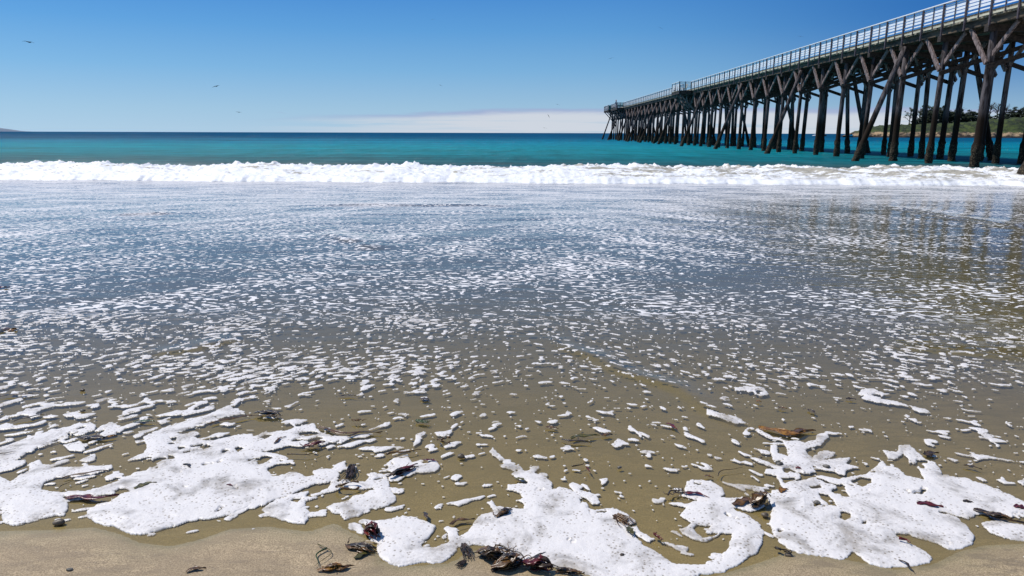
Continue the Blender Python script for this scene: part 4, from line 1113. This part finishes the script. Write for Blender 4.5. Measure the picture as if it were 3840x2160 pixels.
px_seed = [0.0]
ITEMS = [
    ('strap', 300, 1645, 430, 1640, 24, 'dark', 'black kelp with an orange edge lying in the upper left foam patch', -.1),
    ('leaf', 385, 1650, 440, 1640, 10, 'gold', 'small orange kelp strip on the black kelp in the upper left foam', .1),
    ('strap', 252, 1870, 445, 1866, 24, 'red', 'dark red kelp strap between the two big foam lobes at the left', -.08),
    ('leaf', 505, 1840, 588, 1815, 20, 'olive', 'olive kelp leaf lying on the big left foam patch', .15),
    ('stone', 195, 1968, 243, 1964, 0, 'bstone', 'dark brown stone on the sand below the leftmost foam lobe'),
    ('strap', 52, 1587, 175, 1561, 6, 'dark', 'thin black blade in the shallow water above the leftmost foam', .1),
    ('strap', 0, 1492, 130, 1485, 7, 'dark', 'long faint black blade in the water near the left edge', .05),
    ('stone', 298, 1545, 322, 1543, 0, 'stone', 'dark pebble in the water above the upper left foam patch, lower of two'),
    ('stone', 297, 1468, 320, 1467, 0, 'bstone', 'dark pebble in the water, upper of the two above the left foam'),
    ('leaf', 500, 1588, 588, 1589, 10, 'green', 'green black blade in the water right of the upper left foam patch', .12),
    ('strap', 785, 1597, 985, 1566, 9, 'brown', 'long brown stem reaching left from the shiny black kelp', .12),
    ('tangle', 965, 1552, 1055, 1572, 22, 'dark', 'shiny black kelp tangle at the top of the big left foam patch', .1),
    ('strap', 235, 1800, 410, 1772, 7, 'brown', 'brown stem lying across the left foam above the red strap', .06),
    ('twig', 225, 1838, 285, 1812, 3, 'dark', 'thin black twig left of the grey gap in the left foam', .15),
    ('leaf', 690, 1745, 715, 1762, 10, 'dark', 'small black scrap in the middle of the big left foam patch', .1),
    ('leaf', 850, 1824, 872, 1830, 7, 'red', 'tiny red scrap in the big left foam patch'),
    ('strap', 700, 2160, 775, 2148, 16, 'brown', 'brown kelp cut by the bottom edge left of the green stem', .1),
    ('stone', 252, 2150, 276, 2149, 0, 'stone', 'pale grey pebble on the sand at the bottom left'),
    ('twig', 0, 1712, 62, 1702, 3, 'dark', 'thin black stem entering at the left edge in the foam', .05),
    ('strap', 1190, 1610, 1430, 1629, 13, 'brown', 'long brown kelp strap trailing right from the big left foam patch', -.1),
    ('strap', 1300, 1640, 1435, 1626, 7, 'dark', 'black pointed blade under the long brown strap', .05),
    ('branch', 1318, 1588, 1362, 1588, 14, 'brown', 'small forked brown piece in the water above the long strap', .1),
    ('leaf', 1030, 1668, 1072, 1642, 8, 'brown', 'narrow brown blade sticking out of the foam left of the red weed', .1),
    ('tangle', 1125, 1684, 1225, 1666, 16, 'red', 'dark red weed tangle at the right side of the big left foam', .1),
    ('twig', 1078, 1716, 1230, 1692, 4, 'dark', 'long thin black stem below the dark red weed', -.12),
    ('leaf', 1270, 1489, 1345, 1490, 7, 'dark', 'narrow black blade in the open water at mid left', .05),
    ('leaf', 1575, 1500, 1615, 1506, 14, 'dark', 'dark sunken leaf right under a foam clot at mid picture', .1),
    ('net', 1560, 1585, 1610, 1592, 20, 'green', 'green black frond flake in the open water at mid picture', .1),
    ('loop', 1642, 1660, 1690, 1662, 14, 'brown', 'curled brown loop of weed in open water left of centre', .1),
    ('twig', 1450, 1716, 1582, 1700, 7, 'brown', 'straight brown stick above the two strip foam islands', .06),
    ('leaf', 1585, 1730, 1645, 1737, 10, 'red', 'dark red blade on the small foam island left of centre', .05),
    ('tangle', 1460, 1800, 1560, 1755, 18, 'dark', 'black weed across the small foam island below the straight stick', .2, 'red'),
    ('net', 1325, 1752, 1295, 1815, 34, 'dark', 'ribbed black frond standing right of the big left foam patch', .1),
    ('loop', 1262, 1838, 1350, 1832, 20, 'brown', 'long brown loop of kelp under the ribbed black frond', .1),
    ('stone', 1715, 1716, 1745, 1719, 0, 'bstone', 'flat brown pebble in open water right of the foam island'),
    ('strap', 1588, 1930, 1600, 1962, 12, 'dark', 'short black kelp bulb standing at the top of the central foam lobe', .1),
    ('strap', 1685, 1972, 1782, 1955, 14, 'brown', 'brown kelp blade in the gap between two central foam lobes', .08),
    ('twig', 1715, 1982, 1775, 1972, 3, 'dark', 'thin black stem under the brown blade in the central gap', .08),
    ('tangle', 1370, 1985, 1420, 2035, 30, 'dark', 'black and red kelp at the left end of the central foam', .2, 'red'),
    ('strap', 1330, 2062, 1420, 2048, 30, 'tan', 'broad tan kelp blade on the sand left of the central foam', .1),
    ('tangle', 1300, 2050, 1415, 2085, 26, 'dark', 'dark kelp tangle around the broad tan blade', .2, 'brown'),
    ('strap', 1330, 2105, 1405, 2080, 20, 'olive', 'olive kelp blade under the dark tangle left of the central foam', .1),
    ('twig', 1200, 2055, 1182, 2140, 3, 'olive', 'thin olive stem curving on the sand at the bottom, left one of two', .3),
    ('twig', 1222, 2072, 1200, 2140, 6, 'green', 'thicker dark green stem on the sand, right one of two', -.2),
    ('tangle', 1205, 2150, 1320, 2140, 28, 'brown', 'brown kelp clump with golden pods at the bottom edge', .2, 'gold'),
    ('net', 1740, 2050, 1760, 2110, 36, 'dark', 'ribbed black frond on the sand below the central foam lobes', .1),
    ('net', 1745, 2115, 1715, 2138, 22, 'dark', 'small ribbed frond just below the larger one at bottom centre', .1),
    ('tangle', 1800, 2085, 1905, 2125, 40, 'brown', 'branching brown weed on the sand, left part of the bottom centre heap', .2, 'dark'),
    ('branch', 1850, 2062, 1960, 2110, 40, 'dark', 'tangled thin black branches at the edge of the bottom centre foam', .2, 'brown'),
    ('tangle', 1840, 2145, 1990, 2120, 34, 'brown', 'brown kelp heap at the bottom edge left of the darkest heap', .2, 'dark'),
    ('tangle', 1950, 2130, 2090, 2150, 34, 'dark', 'darkest kelp heap at the bottom edge under the central foam', .2, 'red'),
    ('tangle', 2080, 2148, 2190, 2156, 24, 'dark', 'low black weed at the bottom edge, right end of the heap', .2, 'brown'),
    ('leaf', 2045, 1608, 2095, 1614, 12, 'brown', 'brown leaf in the open water at centre, left of the sunken straps', .1),
    ('strap', 2105, 1655, 2220, 1664, 9, 'dark', 'narrow black strap, lowest of the sunken straps at centre', -.05),
    ('strap', 2140, 1650, 2250, 1640, 16, 'olive', 'olive brown sunken strap above the narrow black one', .08),
    ('leaf', 2255, 1638, 2295, 1634, 14, 'brown', 'short brown blade right of the sunken straps', .05),
    ('leaf', 2500, 1592, 2538, 1618, 10, 'red', 'dark red leaf on a foam clot right of centre', .1),
    ('stone', 2314, 1758, 2332, 1759, 0, 'stone', 'small grey green pebble in the open shallow at centre'),
    ('twig', 2142, 1758, 2190, 1745, 5, 'dark', 'short curved black twig on foam clots at centre', -.2),
    ('twig', 2198, 1765, 2212, 1785, 5, 'red', 'tiny red twig right of the curved black twig', .1),
    ('tangle', 1855, 1950, 1935, 1912, 20, 'dark', 'dark holed kelp scrap on the left part of the central foam', .2, 'brown'),
    ('leaf', 1930, 1800, 1975, 1812, 12, 'olive', 'small olive scrap at the top of the central foam patch', .1),
    ('net', 2310, 1940, 2365, 1980, 62, 'brown', 'large ribbed brown frond on the right slope of the central foam', .1),
    ('strap', 2350, 1985, 2372, 2022, 20, 'olive', 'olive tail blade just below the large ribbed frond', .1),
    ('branch', 2450, 2018, 2480, 2040, 8, 'red', 'small forked red sprig on sand between centre foam and ring', .1),
    ('leaf', 2325, 2092, 2345, 2088, 10, 'dark', 'tiny dark scrap low on the central foam', .1),
    ('twig', 2020, 2092, 2048, 2083, 4, 'dark', 'short black twig low on the central foam near the heap', .1),
    ('branch', 2500, 1868, 2560, 1850, 14, 'dark', 'black branching weed at the left end of the ring of foam', .1),
    ('strap', 2560, 1853, 2660, 1872, 14, 'red', 'reddish strap across the top of the foam ring', .06),
    ('twig', 2690, 1792, 2790, 1765, 3, 'dark', 'long hair thin stem in the water above the foam ring', .15),
    ('leaf', 2640, 1790, 2675, 1798, 10, 'brown', 'small brown leaf beside the hair thin stem above the ring', .1),
    ('strap', 2845, 1610, 3060, 1622, 30, 'gold', 'large golden brown kelp blade curled in foam at right', -.16),
    ('strap', 2955, 1640, 3055, 1618, 26, 'brown', 'brown flap at the right end of the large golden blade', .1),
    ('strap', 2750, 1900, 2855, 1885, 30, 'brown', 'glossy red brown kelp between the ring and the right foam', .12),
    ('tangle', 2820, 1905, 2880, 1880, 36, 'dark', 'black kelp knot at the right end of the glossy red brown kelp', .2, 'brown'),
    ('leaf', 2925, 1852, 2957, 1842, 18, 'gold', 'small golden curl of kelp on the left part of the right foam', .2),
    ('stone', 2852, 1936, 2884, 1938, 0, 'bstone', 'olive brown pebble below the black kelp knot'),
    ('stone', 2908, 1744, 2935, 1745, 0, 'stone', 'dark pebble in the left fringe of the right foam'),
    ('stone', 3086, 1753, 3112, 1754, 0, 'stone', 'dark flat pebble in the gap at the top of the right foam'),
    ('stone', 2842, 1720, 2858, 1721, 0, 'bstone', 'green brown pebble above the left fringe of the right foam'),
    ('leaf', 3468, 1712, 3518, 1704, 26, 'dark', 'shiny black leaf at the top of the right foam', .1),
    ('strap', 3612, 1750, 3682, 1768, 8, 'dark', 'thin dark sunken blade in water near the right edge', .05),
    ('strap', 3436, 1894, 3538, 1910, 24, 'red', 'dark red kelp strap in the middle of the right foam', .05),
    ('leaf', 3610, 1886, 3650, 1892, 12, 'dark', 'small black weed between the dark red strap and the right edge', .1),
    ('strap', 3650, 1915, 3850, 1975, 24, 'dark', 'long black kelp strap running off the right edge', -.06),
    ('tangle', 3690, 1935, 3800, 1960, 26, 'dark', 'rough black kelp tangle lying on the long black strap', .1, 'brown'),
    ('leaf', 3798, 1903, 3856, 1918, 26, 'red', 'bright dark red kelp cut by the right edge', .1),
    ('twig', 3368, 2034, 3412, 2050, 11, 'red', 'short dark red twig at the notch of the right foam lobes', .2),
    ('branch', 2905, 2070, 2965, 2090, 10, 'dark', 'spidery black stems on sand below the right foam', .1),
    ('stone', 2945, 2087, 2972, 2085, 0, 'bstone', 'red brown pod beside the spidery stems below the right foam'),
    ('strap', 3372, 2108, 3425, 2158, 7, 'dark', 'thin black stem on the sand at the bottom right', .1),
    ('stone', 3050, 1890, 3078, 1892, 0, 'stone', 'grey pebble in a small hole of the right foam'),
    ('leaf', 3030, 1540, 3056, 1556, 12, 'dark', 'small dark sunken leaf above the large golden blade', .1),
    ('leaf', 2920, 1534, 2952, 1538, 9, 'brown', 'brown sunken leaf left of the small dark one above the golden blade', .1),
    ('leaf', 2834, 1509, 2856, 1512, 9, 'gold', 'tiny orange leaf in the foam clots left of the brown sunken leaf', .1),
    ('leaf', 3172, 1500, 3210, 1503, 10, 'dark', 'dark sunken leaf in the water left of the lone foam island', .1),
    ('leaf', 2982, 1758, 3006, 1766, 10, 'red', 'small red scrap in the upper part of the right foam', .1),
    ('strap', -60, 1088, 38, 1080, 26, 'red', 'dark red kelp breaking the surface far up the left edge', .05),
    ('strap', -70, 1248, 66, 1238, 34, 'brown', 'golden brown kelp floating at the left edge below the dark red one', .05),
    ('leaf', 30, 1245, 66, 1238, 16, 'gold', 'golden tip of kelp floating at the left edge', .05),
]
for it in ITEMS:
    k_, x0, y0, x1, y1, wp, cl_, lab = it[:8]
    weed(k_, x0, y0, x1, y1, wp, cl_, lab, *(it[8:]))
